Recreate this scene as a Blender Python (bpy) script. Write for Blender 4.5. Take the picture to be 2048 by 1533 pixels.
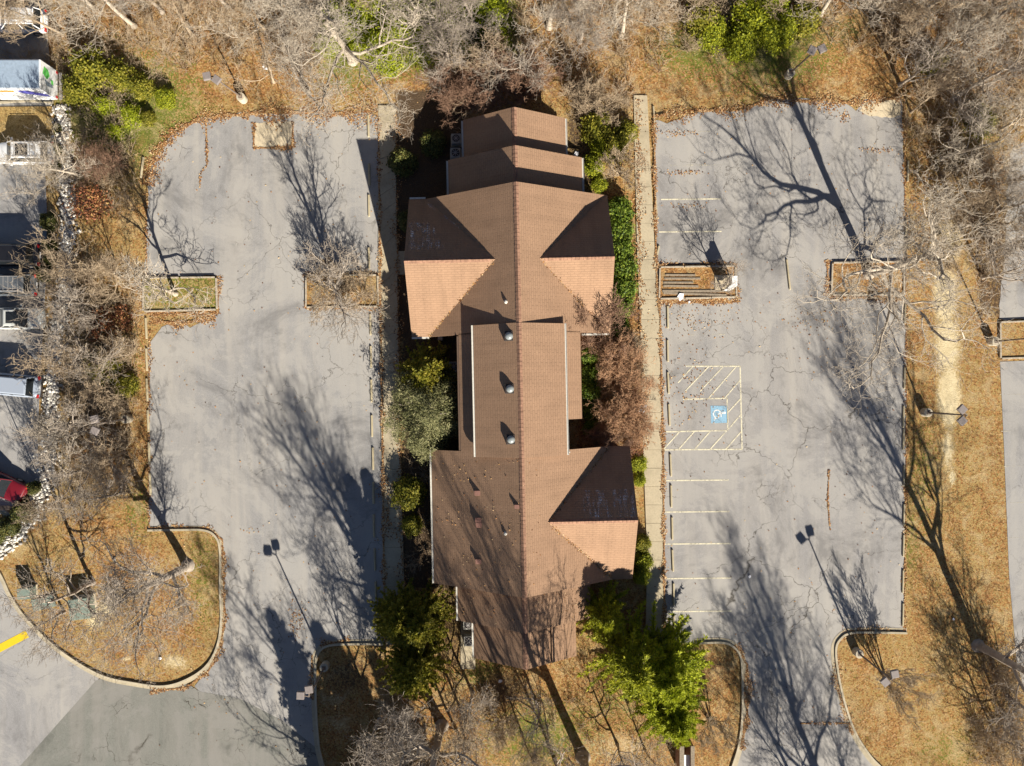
import bpy, math, random
import numpy as np
from mathutils import Vector, Matrix

for o in list(bpy.data.objects):
    bpy.data.objects.remove(o, do_unlink=True)
SC = bpy.context.scene
COL = SC.collection

# ------------------------------------------------------------------ camera
H = 68.4            # flying height, metres
F = 1655.0          # focal length in pixels of the 2048 px wide photograph
cam_d = bpy.data.cameras.new('camera'); cam = bpy.data.objects.new('camera', cam_d)
COL.objects.link(cam); SC.camera = cam
cam.location = (0, 0, H); cam.rotation_euler = (0, 0, 0)
cam_d.sensor_width = 36; cam_d.lens = F / 2048 * 36
cam_d.clip_start = 1; cam_d.clip_end = 3000

# ------------------------------------------------------------------ light
SUN_EL = math.radians(29.4); SUN_AZ = math.radians(23.6)      # azimuth measured from -Y towards +X
sd = Vector((math.sin(SUN_AZ) * math.cos(SUN_EL), -math.cos(SUN_AZ) * math.cos(SUN_EL), math.sin(SUN_EL)))
sun_d = bpy.data.lights.new('sun', 'SUN'); sun_d.energy = 5.0; sun_d.angle = math.radians(0.5)
sun_d.color = (1.0, 0.93, 0.82)
sun = bpy.data.objects.new('sun', sun_d); COL.objects.link(sun)
sun.rotation_euler = (-sd).to_track_quat('-Z', 'Y').to_euler(); sun.location = sd * 200
W = bpy.data.worlds.new('World'); SC.world = W; W.use_nodes = True
nt = W.node_tree; bg = nt.nodes['Background']
sky = nt.nodes.new('ShaderNodeTexSky'); sky.sky_type = 'NISHITA'; sky.sun_disc = False
sky.sun_elevation = SUN_EL; sky.sun_rotation = math.radians(180) - SUN_AZ
sky.air_density = .5; sky.dust_density = .2; sky.ozone_density = 1.0
nt.links.new(sky.outputs[0], bg.inputs[0]); bg.inputs[1].default_value = 0.05
SC.view_settings.view_transform = 'Standard'; SC.view_settings.look = 'None'
SC.view_settings.exposure = 1.12; SC.view_settings.gamma = 1
SC.render.engine = 'CYCLES'

# ------------------------------------------------------------------ helpers
def P(u, v, z=0.0):
    """photograph position -> metres, for a point at height z"""
    return Vector(((u - 1024) / F * (H - z), (766.5 - v) / F * (H - z), z))

def tag(o, label=None, cat=None, group=None, kind=None):
    if label: o['label'] = label
    if cat: o['category'] = cat
    if group: o['group'] = group
    if kind: o['kind'] = kind
    return o

def empty(name, loc=(0, 0, 0), rz=0):
    o = bpy.data.objects.new(name, None); COL.objects.link(o)
    o.location = loc; o.rotation_euler = (0, 0, rz); o.empty_display_size = .3
    return o

def np_mesh(name, V, faces, mat, tint=None, smooth=False, parent=None):
    """V (n,3); faces: list of (m,k) int arrays; mats"""
    me = bpy.data.meshes.new(name)
    V = np.asarray(V, dtype=np.float32)
    me.vertices.add(len(V)); me.vertices.foreach_set('co', V.ravel())
    faces = [np.asarray(f, dtype=np.int32) for f in faces if len(f)]
    loops = np.concatenate([f.ravel() for f in faces])
    tot = np.concatenate([np.full(len(f), f.shape[1], dtype=np.int32) for f in faces])
    start = np.concatenate([[0], np.cumsum(tot)[:-1]]).astype(np.int32)
    me.loops.add(len(loops)); me.loops.foreach_set('vertex_index', loops)
    me.polygons.add(len(tot)); me.polygons.foreach_set('loop_start', start)
    try: me.polygons.foreach_set('loop_total', tot)
    except Exception: pass
    if smooth: me.polygons.foreach_set('use_smooth', np.ones(len(tot), dtype=bool))
    if tint is not None:
        a = me.attributes.new('tint', 'FLOAT', 'FACE'); a.data.foreach_set('value', np.asarray(tint, dtype=np.float32))
    me.update(calc_edges=True); me.validate()
    me.materials.append(mat)
    o = bpy.data.objects.new(name, me); COL.objects.link(o)
    if parent: o.parent = parent
    return o

class MB:
    """collects shapes; build() links them as one mesh object"""
    def __init__(s): s.v = []; s.f = []; s.uv = {}
    def poly(s, pts):
        n = len(s.v); s.v += [tuple(p) for p in pts]; s.f.append(tuple(range(n, n + len(pts)))); return s
    def box(s, c, d, rz=0, M=None):
        n = len(s.v); ca, sa = math.cos(rz), math.sin(rz)
        for z in (-.5, .5):
            for x, y in ((-.5, -.5), (.5, -.5), (.5, .5), (-.5, .5)):
                X, Y = x * d[0], y * d[1]
                p = Vector((c[0] + X * ca - Y * sa, c[1] + X * sa + Y * ca, c[2] + z * d[2]))
                s.v.append(tuple(M @ p if M else p))
        for q in ((3, 2, 1, 0), (4, 5, 6, 7), (0, 1, 5, 4), (1, 2, 6, 5), (2, 3, 7, 6), (3, 0, 4, 7)):
            s.f.append(tuple(n + i for i in q))
        return s
    def prism(s, pts, z0, z1):
        n = len(s.v); k = len(pts)
        s.v += [(p[0], p[1], z0) for p in pts] + [(p[0], p[1], z1) for p in pts]
        s.f.append(tuple(n + i for i in reversed(range(k)))); s.f.append(tuple(n + k + i for i in range(k)))
        for i in range(k):
            j = (i + 1) % k; s.f.append((n + i, n + j, n + k + j, n + k + i))
        return s
    def lathe(s, c, prof, seg=16):
        n = len(s.v); m = len(prof)
        for i in range(seg):
            a = 2 * math.pi * i / seg
            for r, z in prof: s.v.append((c[0] + r * math.cos(a), c[1] + r * math.sin(a), c[2] + z))
        for i in range(seg):
            j = (i + 1) % seg
            for k in range(m - 1):
                s.f.append((n + i * m + k, n + j * m + k, n + j * m + k + 1, n + i * m + k + 1))
        s.f.append(tuple(n + i * m + m - 1 for i in range(seg)))
        s.f.append(tuple(n + i * m for i in reversed(range(seg))))
        return s
    def tube(s, a, b, r0, r1=None, seg=8):
        a, b = Vector(a), Vector(b); r1 = r0 if r1 is None else r1
        d = (b - a).normalized(); x = d.orthogonal().normalized(); y = d.cross(x); n = len(s.v)
        for p, r in ((a, r0), (b, r1)):
            for i in range(seg):
                t = 2 * math.pi * i / seg; s.v.append(tuple(p + x * r * math.cos(t) + y * r * math.sin(t)))
        for i in range(seg):
            j = (i + 1) % seg; s.f.append((n + i, n + j, n + seg + j, n + seg + i))
        s.f.append(tuple(n + i for i in reversed(range(seg)))); s.f.append(tuple(n + seg + i for i in range(seg)))
        return s
    def build(s, name, mat, parent=None, bevel=0, smooth=False, loc=None, rz=0):
        me = bpy.data.meshes.new(name); me.from_pydata(s.v, [], s.f); me.validate(); me.update()
        me.materials.append(mat)
        if smooth:
            for p in me.polygons: p.use_smooth = True
        o = bpy.data.objects.new(name, me); COL.objects.link(o)
        if parent: o.parent = parent
        if loc is not None: o.location = loc; o.rotation_euler = (0, 0, rz)
        if bevel:
            b = o.modifiers.new('bevel', 'BEVEL'); b.width = bevel; b.segments = 2; b.limit_method = 'ANGLE'
        return o

def copy_tree(o, parent=None):
    c = o.copy(); COL.objects.link(c)
    if parent: c.parent = parent
    for ch in list(o.children): copy_tree(ch, c)
    return c

def catmull(pts, n=6, closed=False):
    out = []; k = len(pts); pts = [Vector((p[0], p[1], 0)) for p in pts]
    rng = range(k) if closed else range(k - 1)
    for i in rng:
        p1, p2 = pts[i], pts[(i + 1) % k]
        p0 = pts[i - 1] if (i > 0 or closed) else p1; p3 = pts[(i + 2) % k] if (i + 2 < k or closed) else p2
        for j in range(n):
            t = j / n
            out.append(.5 * ((2 * p1) + (p2 - p0) * t + (2 * p0 - 5 * p1 + 4 * p2 - p3) * t * t + (3 * p1 - p0 - 3 * p2 + p3) * t ** 3))
    if not closed: out.append(pts[-1])
    return out

ORD = ['first', 'second', 'third', 'fourth', 'fifth', 'sixth', 'seventh', 'eighth', 'ninth', 'tenth', 'eleventh', 'twelfth',
       'thirteenth', 'fourteenth', 'fifteenth', 'sixteenth', 'seventeenth', 'eighteenth', 'nineteenth', 'twentieth',
       'twenty-first', 'twenty-second', 'twenty-third', 'twenty-fourth', 'twenty-fifth', 'twenty-sixth', 'twenty-seventh', 'twenty-eighth', 'twenty-ninth', 'thirtieth', 'thirty-first', 'thirty-second']

# ------------------------------------------------------------------ materials
class NT:
    def __init__(s, name, rough=.9):
        s.m = bpy.data.materials.new(name); s.m.use_nodes = True; s.t = s.m.node_tree
        s.b = s.t.nodes['Principled BSDF']; s.b.inputs['Roughness'].default_value = rough
        s.b.inputs['Specular IOR Level'].default_value = .25
        s.geo = None
    def n(s, typ, **kw):
        x = s.t.nodes.new('ShaderNode' + typ)
        for k, v in kw.items():
            if hasattr(x, k): setattr(x, k, v)
            else: x.inputs[k.replace('_', ' ')].default_value = v
        return x
    def link(s, a, b): s.t.links.new(a, b)
    def pos(s):
        if not s.geo: s.geo = s.n('TexCoord')
        return s.geo.outputs['Object']
    def noise(s, scale, detail=4, rough=.6, vec=None, dist=0):
        x = s.n('TexNoise'); x.inputs['Scale'].default_value = scale; x.inputs['Detail'].default_value = detail
        x.inputs['Roughness'].default_value = rough; x.inputs['Distortion'].default_value = dist
        s.link(vec or s.pos(), x.inputs['Vector']); return x.outputs['Fac']
    def voro(s, scale, feature='F1', vec=None, out='Distance', rnd=1):
        x = s.n('TexVoronoi'); x.feature = feature; x.inputs['Scale'].default_value = scale
        x.inputs['Randomness'].default_value = rnd
        s.link(vec or s.pos(), x.inputs['Vector']); return x.outputs[out]
    def ramp(s, fac, stops, interp='LINEAR'):
        x = s.n('ValToRGB'); r = x.color_ramp; r.interpolation = interp
        while len(r.elements) < len(stops): r.elements.new(.5)
        for e, (p, c) in zip(r.elements, stops):
            e.position = p; e.color = (c, c, c, 1) if isinstance(c, (int, float)) else (*c, 1)
        s.link(fac, x.inputs[0]); return x.outputs[0]
    def mix(s, fac, a, b, mode='MIX'):
        x = s.n('Mix'); x.data_type = 'RGBA'; x.blend_type = mode
        for ii, val in ((0, fac), (6, a), (7, b)):
            inp = x.inputs[ii]
            if isinstance(val, (int, float)): inp.default_value = val if ii == 0 else (val, val, val, 1)
            elif isinstance(val, tuple): inp.default_value = (*val, 1)
            else: s.link(val, inp)
        return x.outputs[2]
    def math(s, op, a, b=0.0, clamp=False):
        x = s.n('Math'); x.operation = op; x.use_clamp = clamp
        for inp, val in ((x.inputs[0], a), (x.inputs[1], b)):
            if isinstance(val, (int, float)): inp.default_value = val
            else: s.link(val, inp)
        return x.outputs[0]
    def attr(s, name, out='Fac'):
        x = s.n('Attribute'); x.attribute_name = name; return x.outputs[out]
    def bump(s, h, strength=.5, dist=.05):
        x = s.n('Bump'); x.inputs['Strength'].default_value = strength; x.inputs['Distance'].default_value = dist
        s.link(h, x.inputs['Height']); s.link(x.outputs[0], s.b.inputs['Normal'])
    def base(s, c):
        if isinstance(c, tuple): s.b.inputs['Base Color'].default_value = (*c, 1)
        else: s.link(c, s.b.inputs['Base Color'])
        return s.m

def plain(name, c, rough=.6, metal=0, var=.12, scale=6, spec=.3):
    t = NT(name, rough); t.b.inputs['Metallic'].default_value = metal; t.b.inputs['Specular IOR Level'].default_value = spec
    f = t.noise(scale, 5)
    lo = tuple(x * (1 - var) for x in c); hi = tuple(min(1, x * (1 + var)) for x in c)
    return t.base(t.ramp(f, [(.3, lo), (.7, hi)]))

def leafy(name, cols, rough=.6, trans=.0):
    t = NT(name, rough)
    c = t.ramp(t.attr('tint'), [(i / (len(cols) - 1), c) for i, c in enumerate(cols)])
    if trans:
        tl = t.n('BsdfTranslucent'); t.link(c, tl.inputs[0]); mx = t.n('MixShader'); mx.inputs[0].default_value = trans
        t.link(t.b.outputs[0], mx.inputs[1]); t.link(tl.outputs[0], mx.inputs[2]); t.link(mx.outputs[0], t.t.nodes['Material Output'].inputs[0])
    return t.base(c)

def bark(name, c, c2):
    t = NT(name, .9)
    f = t.noise(1.3, 5, .7); g = t.noise(22, 3)
    col = t.mix(t.ramp(f, [(.4, 0.0), (.62, 1.0)]), c, c2)
    col = t.mix(.35, col, t.ramp(g, [(.3, tuple(x * .6 for x in c)), (.7, c)]))
    return t.base(col)

M = {}
M['bark_pale'] = bark('pale_bark', (.50, .43, .335), (.31, .26, .20))
M['bark_grey'] = bark('grey_bark', (.39, .33, .265), (.24, .20, .155))
M['bark_tan'] = bark('tan_bark', (.46, .36, .24), (.28, .20, .13))
M['bark_brown'] = bark('brown_bark', (.26, .155, .10), (.15, .09, .06))
M['bark_rust'] = bark('russet_bark', (.50, .30, .17), (.32, .185, .11))
M['bark_dark'] = bark('dark_bark', (.15, .11, .085), (.09, .07, .055))
M['white_metal'] = plain('white_painted_metal', (.75, .75, .73), .5)
M['grey_metal'] = plain('grey_painted_metal', (.30, .285, .27), .5)
M['dark_metal'] = plain('dark_bronze_metal', (.045, .035, .03), .45)
M['pole_brown'] = plain('brown_pole_paint', (.16, .125, .10), .6)
M['head_grey'] = plain('lamp_head_paint', (.22, .19, .175), .55)
M['rubber'] = plain('tyre_rubber', (.02, .02, .02), .8)
M['glass'] = plain('car_glass', (.015, .018, .02), .08, spec=.6)
M['red_glass'] = plain('red_lamp_glass', (.5, .02, .02), .2, spec=.5)
M['brick'] = None
M['wood'] = plain('weathered_timber', (.24, .195, .14), .9, var=.3, scale=9)
M['timber_edge'] = plain('grey_landscape_timber', (.36, .31, .235), .9, var=.3, scale=7)

def concrete(name, c, joints=0):
    t = NT(name, .92)
    a = t.noise(.45, 6, .7); b = t.noise(7, 5, .75); g = t.noise(40, 3)
    col = t.ramp(a, [(.3, tuple(x * .62 for x in c)), (.5, c), (.7, tuple(min(1, x * 1.15) for x in c))])
    col = t.mix(t.ramp(b, [(.45, 0.0), (.7, .45)]), col, tuple(x * .5 for x in c))
    col = t.mix(.25, col, t.ramp(g, [(.3, tuple(x * .6 for x in c)), (.7, tuple(min(1, x * 1.2) for x in c))]))
    t.bump(g, .3, .01); return t.base(col)
M['sidewalk'] = concrete('sidewalk_concrete', (.43, .365, .25))
M['kerb'] = concrete('kerb_concrete', (.46, .40, .285))
M['gutterpan'] = concrete('gutter_concrete', (.42, .36, .25))
M['stop'] = concrete('wheel_stop_concrete', (.43, .365, .235))
M['pad'] = concrete('old_tan_concrete', (.56, .47, .32))
M['drum'] = concrete('drum_concrete', (.50, .44, .33))

def asphalt(name, c, crack=.5, seed=0., patchy=.25, hue=(1, 1, 1)):
    t = NT(name, .93)
    mp = t.n('Mapping'); mp.inputs['Location'].default_value = (seed, seed * .7, 0); t.link(t.pos(), mp.inputs[0]); v = mp.outputs[0]
    a = t.noise(.07, 6, .62, v); b = t.noise(.55, 6, .7, v); g = t.noise(9, 4, .8, v); gg = t.noise(48, 3, .7, v)
    cc = lambda k: tuple(c * k * h for h in hue)
    col = t.ramp(a, [(.3, cc(1 - patchy)), (.5, cc(1)), (.72, cc(1 + patchy))])
    col = t.mix(.5, col, t.ramp(b, [(.28, cc(.72)), (.5, cc(1.0)), (.75, cc(1.28))]))
    col = t.mix(.38, col, t.ramp(g, [(.3, cc(.45)), (.5, cc(1.)), (.7, cc(1.6))]))
    col = t.mix(.5, col, t.ramp(gg, [(.3, cc(.2)), (.5, cc(1.)), (.7, cc(2.0))]))
    # paler dusty streaks running along the lanes
    mp2 = t.n('Mapping'); mp2.inputs['Scale'].default_value = (.55, .05, 1); t.link(v, mp2.inputs[0])
    st = t.noise(1, 5, .6, mp2.outputs[0], 1.0)
    col = t.mix(t.ramp(st, [(.42, 0.0), (.66, .7)]), col, tuple(q * c / .25 for q in (.36, .335, .295)))
    w2 = t.noise(.16, 7, .75, v, .6)
    col = t.mix(t.ramp(w2, [(.50, 0.0), (.54, .4), (.7, .6)]), col, tuple(q * c / .25 for q in (.37, .35, .315)))
    col = t.mix(t.ramp(w2, [(.36, .65), (.46, 0.0)]), col, cc(.6))
    stn = t.noise(.33, 3, .5, v); stn2 = t.math('MULTIPLY', t.ramp(stn, [(.62, 0.0), (.72, 1.0)]), t.ramp(b, [(.4, 0.0), (.6, .6)]))
    col = t.mix(stn2, col, cc(.5))
    # cracks
    dn = t.n('TexNoise'); dn.inputs['Scale'].default_value = 1.2; dn.inputs['Detail'].default_value = 6; t.link(v, dn.inputs['Vector'])
    va = t.n('VectorMath'); va.operation = 'MULTIPLY_ADD'; t.link(dn.outputs['Color'], va.inputs[0]); va.inputs[1].default_value = (1.6, 1.6, 0); t.link(v, va.inputs[2])
    tot = None
    for sc, w, lo in ((.16, .0022, .47), (.42, .0045, .56), (1.1, .010, .62)):
        e = t.voro(sc, 'DISTANCE_TO_EDGE', va.outputs[0])
        line = t.ramp(e, [(0, 1.0), (w, .75), (w * 2.2, 0.0)])
        mk = t.ramp(t.noise(.12 + sc * .1, 3, .5, v), [(lo, 0.0), (lo + .09, 1.0)])
        x = t.math('MULTIPLY', line, mk); tot = x if tot is None else t.math('MAXIMUM', tot, x)
    col = t.mix(t.math('MULTIPLY', tot, crack), col, (.045, .038, .028))
    t.bump(gg, .35, .012)
    return t.base(col)
M['asphalt_left'] = asphalt('old_asphalt', .25, .75, 3, .34, hue=(1.03, 1, .96))
M['asphalt_right'] = asphalt('cracked_old_asphalt', .25, .9, 41, .34, hue=(1.045, 1, .95))
M['asphalt_patch'] = asphalt('greenish_asphalt', .165, 1, 77, .1, hue=(1.04, 1.04, .90))
M['asphalt_far'] = asphalt('neighbouring_asphalt', .25, .4, 120, hue=(1.03, 1, .97))

def ground_mat():
    t = NT('ground_cover', .98)
    t.b.inputs['Specular IOR Level'].default_value = .05
    A = t.n('Attribute'); A.attribute_name = 'mask'; sp = t.n('SeparateColor'); t.link(A.outputs['Color'], sp.inputs[0])
    big = t.noise(.22, 6, .7); mid = t.noise(1.3, 6, .75); fine = t.noise(11, 5, .8); vf = t.noise(34, 3, .8)
    cell = t.n('TexVoronoi'); cell.inputs['Scale'].default_value = 9; t.link(t.pos(), cell.inputs['Vector'])
    cc = t.n('SeparateColor'); t.link(cell.outputs['Color'], cc.inputs[0]); rnd = cc.outputs[0]; rnd2 = cc.outputs[1]
    straw = t.ramp(fine, [(.3, (.15, .095, .036)), (.5, (.33, .225, .085)), (.7, (.50, .37, .16))])
    leaf = t.ramp(rnd, [(0, (.075, .038, .02)), (.3, (.21, .09, .03)), (.6, (.36, .17, .058)), (.85, (.44, .25, .09)), (1, (.56, .40, .21))])
    leaf = t.mix(.35, leaf, t.ramp(fine, [(.3, (.10, .05, .02)), (.7, (.44, .25, .10))]))
    green = t.ramp(fine, [(.3, (.035, .045, .012)), (.5, (.13, .15, .028)), (.72, (.30, .30, .06))])
    sand = t.ramp(mid, [(.3, (.42, .33, .17)), (.6, (.68, .56, .33)), (.8, (.8, .70, .47))])
    sand = t.mix(.35, sand, t.ramp(vf, [(.3, (.34, .26, .13)), (.7, (.8, .7, .5))]))
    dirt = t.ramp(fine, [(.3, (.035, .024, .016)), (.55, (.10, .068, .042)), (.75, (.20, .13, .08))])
    def msk(src, spread=1.1, src2=None):
        x = t.math('ADD', src, t.math('MULTIPLY', t.math('SUBTRACT', t.math('MULTIPLY', t.math('ADD', mid, t.math('ADD', fine, src2 or rnd2)), .333), .5), spread * 2.4))
        return t.ramp(x, [(.33, 0.0), (.67, 1.0)])
    col = t.mix(msk(sp.outputs[0]), straw, leaf)
    col = t.mix(msk(sp.outputs[1]), col, green)
    col = t.mix(t.ramp(big, [(.55, 0.0), (.75, .45)]), col, dirt)
    drift = t.noise(.55, 6, .75, None, .8)
    col = t.mix(t.ramp(drift, [(.50, 0.0), (.62, .55)]), col, t.ramp(fine, [(.3, (.20, .14, .07)), (.5, (.44, .33, .17)), (.7, (.66, .54, .32))]))
    col = t.mix(t.ramp(drift, [(.34, .6), (.45, 0.0)]), col, t.ramp(rnd, [(0, (.07, .035, .018)), (.5, (.22, .10, .04)), (1, (.40, .22, .10))]))
    A2 = t.n('Attribute'); A2.attribute_name = 'dirt'
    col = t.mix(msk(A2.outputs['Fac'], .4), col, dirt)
    col = t.mix(msk(sp.outputs[2], .35), col, sand)
    hgt = t.math('ADD', t.math('MULTIPLY', fine, .6), t.math('MULTIPLY', rnd, .4))
    t.bump(hgt, .9, .09)
    return t.base(col)
M['ground'] = ground_mat()
M['leaf_litter'] = leafy('fallen_leaves', [(.07, .035, .02), (.20, .085, .03), (.33, .155, .055), (.42, .25, .10), (.55, .42, .25)], .8)
M['rocks'] = leafy('riprap_stone', [(.22, .20, .18), (.42, .39, .34), (.62, .58, .5), (.78, .75, .68)], .85)
M['fol_bright'] = leafy('bright_green_foliage', [(.06, .09, .008), (.18, .21, .014), (.34, .36, .02), (.50, .49, .035)], trans=.35)
M['fol_yellow'] = leafy('yellow_green_foliage', [(.08, .11, .008), (.22, .27, .015), (.38, .42, .02), (.52, .54, .04)], trans=.35)
M['fol_cedar'] = leafy('grey_green_foliage', [(.06, .065, .025), (.15, .155, .06), (.27, .26, .115), (.42, .38, .20)], trans=.3)
M['fol_olive'] = leafy('olive_foliage', [(.05, .06, .008), (.15, .155, .015), (.29, .27, .028), (.44, .36, .06)], trans=.35)
M['fol_rust'] = leafy('rusty_foliage', [(.10, .035, .02), (.26, .09, .04), (.36, .17, .07), (.28, .27, .07)])
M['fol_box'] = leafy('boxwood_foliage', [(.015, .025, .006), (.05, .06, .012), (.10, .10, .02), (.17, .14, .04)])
M['fol_ivy'] = leafy('ivy_foliage', [(.02, .04, .006), (.08, .13, .012), (.18, .25, .025), (.34, .38, .06)], trans=.35)

def shingle(name, base):
    t = NT(name, .93); uv = t.n('UVMap'); 
    br = t.n('TexBrick'); t.link(uv.outputs[0], br.inputs['Vector']); br.inputs['Scale'].default_value = 1
    br.offset = .5; br.inputs['Brick Width'].default_value = .5; br.inputs['Row Height'].default_value = .2
    br.inputs['Mortar Size'].default_value = .022; br.inputs['Mortar Smooth'].default_value = .2; br.inputs['Bias'].default_value = 0
    k = lambda f, g=1: tuple(x * f for x in base)
    br.inputs['Color1'].default_value = (*k(.86), 1); br.inputs['Color2'].default_value = (*k(1.14), 1); br.inputs['Mortar'].default_value = (*k(.55), 1)
    a = t.noise(.5, 5, .6, uv.outputs[0]); g = t.noise(30, 3, .7, uv.outputs[0])
    col = t.mix(.5, br.outputs['Color'], t.ramp(a, [(.3, k(.62)), (.7, k(1.25))]))
    mp = t.n('Mapping'); mp.inputs['Scale'].default_value = (1.6, .22, 1); t.link(uv.outputs[0], mp.inputs[0])
    col = t.mix(.4, col, t.ramp(t.noise(1, 5, .7, mp.outputs[0]), [(.3, k(.6)), (.5, k(1)), (.72, k(1.3))]))
    col = t.mix(t.ramp(t.noise(5, 3, .8, uv.outputs[0]), [(.62, 0.0), (.7, .5)]), col, k(.5))
    col = t.mix(.25, col, t.ramp(g, [(.3, k(.45)), (.7, k(1.5))]))
    t.bump(t.math('ADD', t.math('MULTIPLY', br.outputs['Fac'], -1.0), t.math('MULTIPLY', g, .25)), .7, .025)
    return t.base(col)
M['roof'] = shingle('brown_shingles', (.285, .176, .108))
def brickwall():
    t = NT('brick_wall', .9); uv = t.n('TexCoord')
    cx = t.n('SeparateXYZ'); t.link(uv.outputs['Object'], cx.inputs[0]); cb = t.n('CombineXYZ')
    t.link(t.math('ADD', cx.outputs[0], cx.outputs[1]), cb.inputs[0]); t.link(cx.outputs[2], cb.inputs[1])
    br = t.n('TexBrick'); t.link(cb.outputs[0], br.inputs['Vector']); br.inputs['Scale'].default_value = 1
    br.inputs['Brick Width'].default_value = .22; br.inputs['Row Height'].default_value = .075; br.inputs['Mortar Size'].default_value = .008
    br.inputs['Color1'].default_value = (.28, .13, .08, 1); br.inputs['Color2'].default_value = (.2, .09, .06, 1); br.inputs['Mortar'].default_value = (.4, .36, .3, 1)
    return t.base(br.outputs['Color'])
M['brick'] = brickwall()
M['trim'] = plain('brown_trim', (.10, .065, .045), .7)
M['gutter'] = plain('pale_gutter_metal', (.55, .53, .47), .4)
M['window'] = plain('window_glass', (.02, .025, .03), .08, spec=.6)
M['dome'] = plain('frosted_skylight_plastic', (.22, .24, .235), .3, spec=.5)
def frost():
    t = NT('roof_frost', .8); uv = t.n('UVMap')
    sp = t.n('SeparateXYZ'); t.link(uv.outputs[0], sp.inputs[0])
    a = t.noise(1.1, 5, .7, uv.outputs[0])
    mp = t.n('Mapping'); mp.inputs['Scale'].default_value = (3.2, .5, 1); t.link(uv.outputs[0], mp.inputs[0])
    b = t.noise(1, 4, .7, mp.outputs[0]); g = t.noise(14, 3, .8, uv.outputs[0])
    x = t.math('ADD', t.math('MULTIPLY', b, .5), t.math('ADD', t.math('MULTIPLY', a, .22), t.math('MULTIPLY', g, .32)))
    w = t.n('TexWave'); w.bands_direction = 'Y'; w.inputs['Scale'].default_value = 1.16; t.link(uv.outputs[0], w.inputs['Vector'])
    fac = t.math('MULTIPLY', t.ramp(x, [(.53, 0.0), (.66, .75)]), t.ramp(w.outputs['Fac'], [(.1, .25), (.4, 1.0)]))
    tr = t.n('BsdfTransparent'); mx = t.n('MixShader'); t.link(fac, mx.inputs[0]); t.link(tr.outputs[0], mx.inputs[1]); t.link(t.b.outputs[0], mx.inputs[2])
    t.link(mx.outputs[0], t.t.nodes['Material Output'].inputs[0]); t.base((.85, .87, .9)); return t.m
M['frost'] = frost()
def paint(name, c, wear=.35):
    t = NT(name, .85); g = t.noise(9, 5, .85); b = t.noise(.9, 4, .7)
    x = t.math('ADD', t.math('MULTIPLY', g, .6), t.math('MULTIPLY', b, .4))
    tr = t.n('BsdfTransparent'); mx = t.n('MixShader'); t.link(t.ramp(x, [(wear, 0.0), (wear + .12, 1.0)]), mx.inputs[0])
    t.link(tr.outputs[0], mx.inputs[1]); t.link(t.b.outputs[0], mx.inputs[2]); t.link(mx.outputs[0], t.t.nodes['Material Output'].inputs[0])
    t.base(t.ramp(g, [(.3, tuple(x * .75 for x in c)), (.7, c)])); return t.m
M['line'] = paint('worn_cream_paint', (.72, .66, .48), .395)
M['line_faint'] = paint('faint_cream_paint', (.6, .55, .42), .5)
M['blue_paint'] = paint('blue_parking_paint', (.27, .45, .58), .37)
M['white_paint'] = paint('white_symbol_paint', (.8, .8, .76), .36)
M['yellow_paint'] = paint('yellow_paint', (.75, .52, .02), .2)

def sheet(name, pts, z, mat, label=None, kind='structure'):
    """flat polygon, triangulated, from photo pixel outline"""
    V_ = [P(*p, 0) for p in pts]
    me = bpy.data.meshes.new(name); from_ = [(p.x, p.y, z) for p in V_]
    # make it counter clockwise
    ar = sum(from_[i][0] * from_[(i + 1) % len(from_)][1] - from_[(i + 1) % len(from_)][0] * from_[i][1] for i in range(len(from_)))
    if ar < 0: from_.reverse()
    me.from_pydata(from_, [], [tuple(range(len(from_)))]); me.update(); me.materials.append(mat)
    o = bpy.data.objects.new(name, me); COL.objects.link(o)
    if kind: o['kind'] = kind
    if label: o['label'] = label
    return o

def rough(pts, amp=3, step=14, seed=1):
    """ragged edge for an outline in pixels"""
    r = random.Random(seed); out = []
    for i in range(len(pts)):
        a, b = pts[i], pts[(i + 1) % len(pts)]; L = math.hypot(b[0] - a[0], b[1] - a[1]); n = max(1, int(L / step))
        for j in range(n):
            t = j / n; out.append((a[0] + (b[0] - a[0]) * t + r.uniform(-amp, amp), a[1] + (b[1] - a[1]) * t + r.uniform(-amp, amp)))
    return out
# ==== SETTING ====
rnd = random.Random(7); nr = np.random.default_rng(7)
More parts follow.
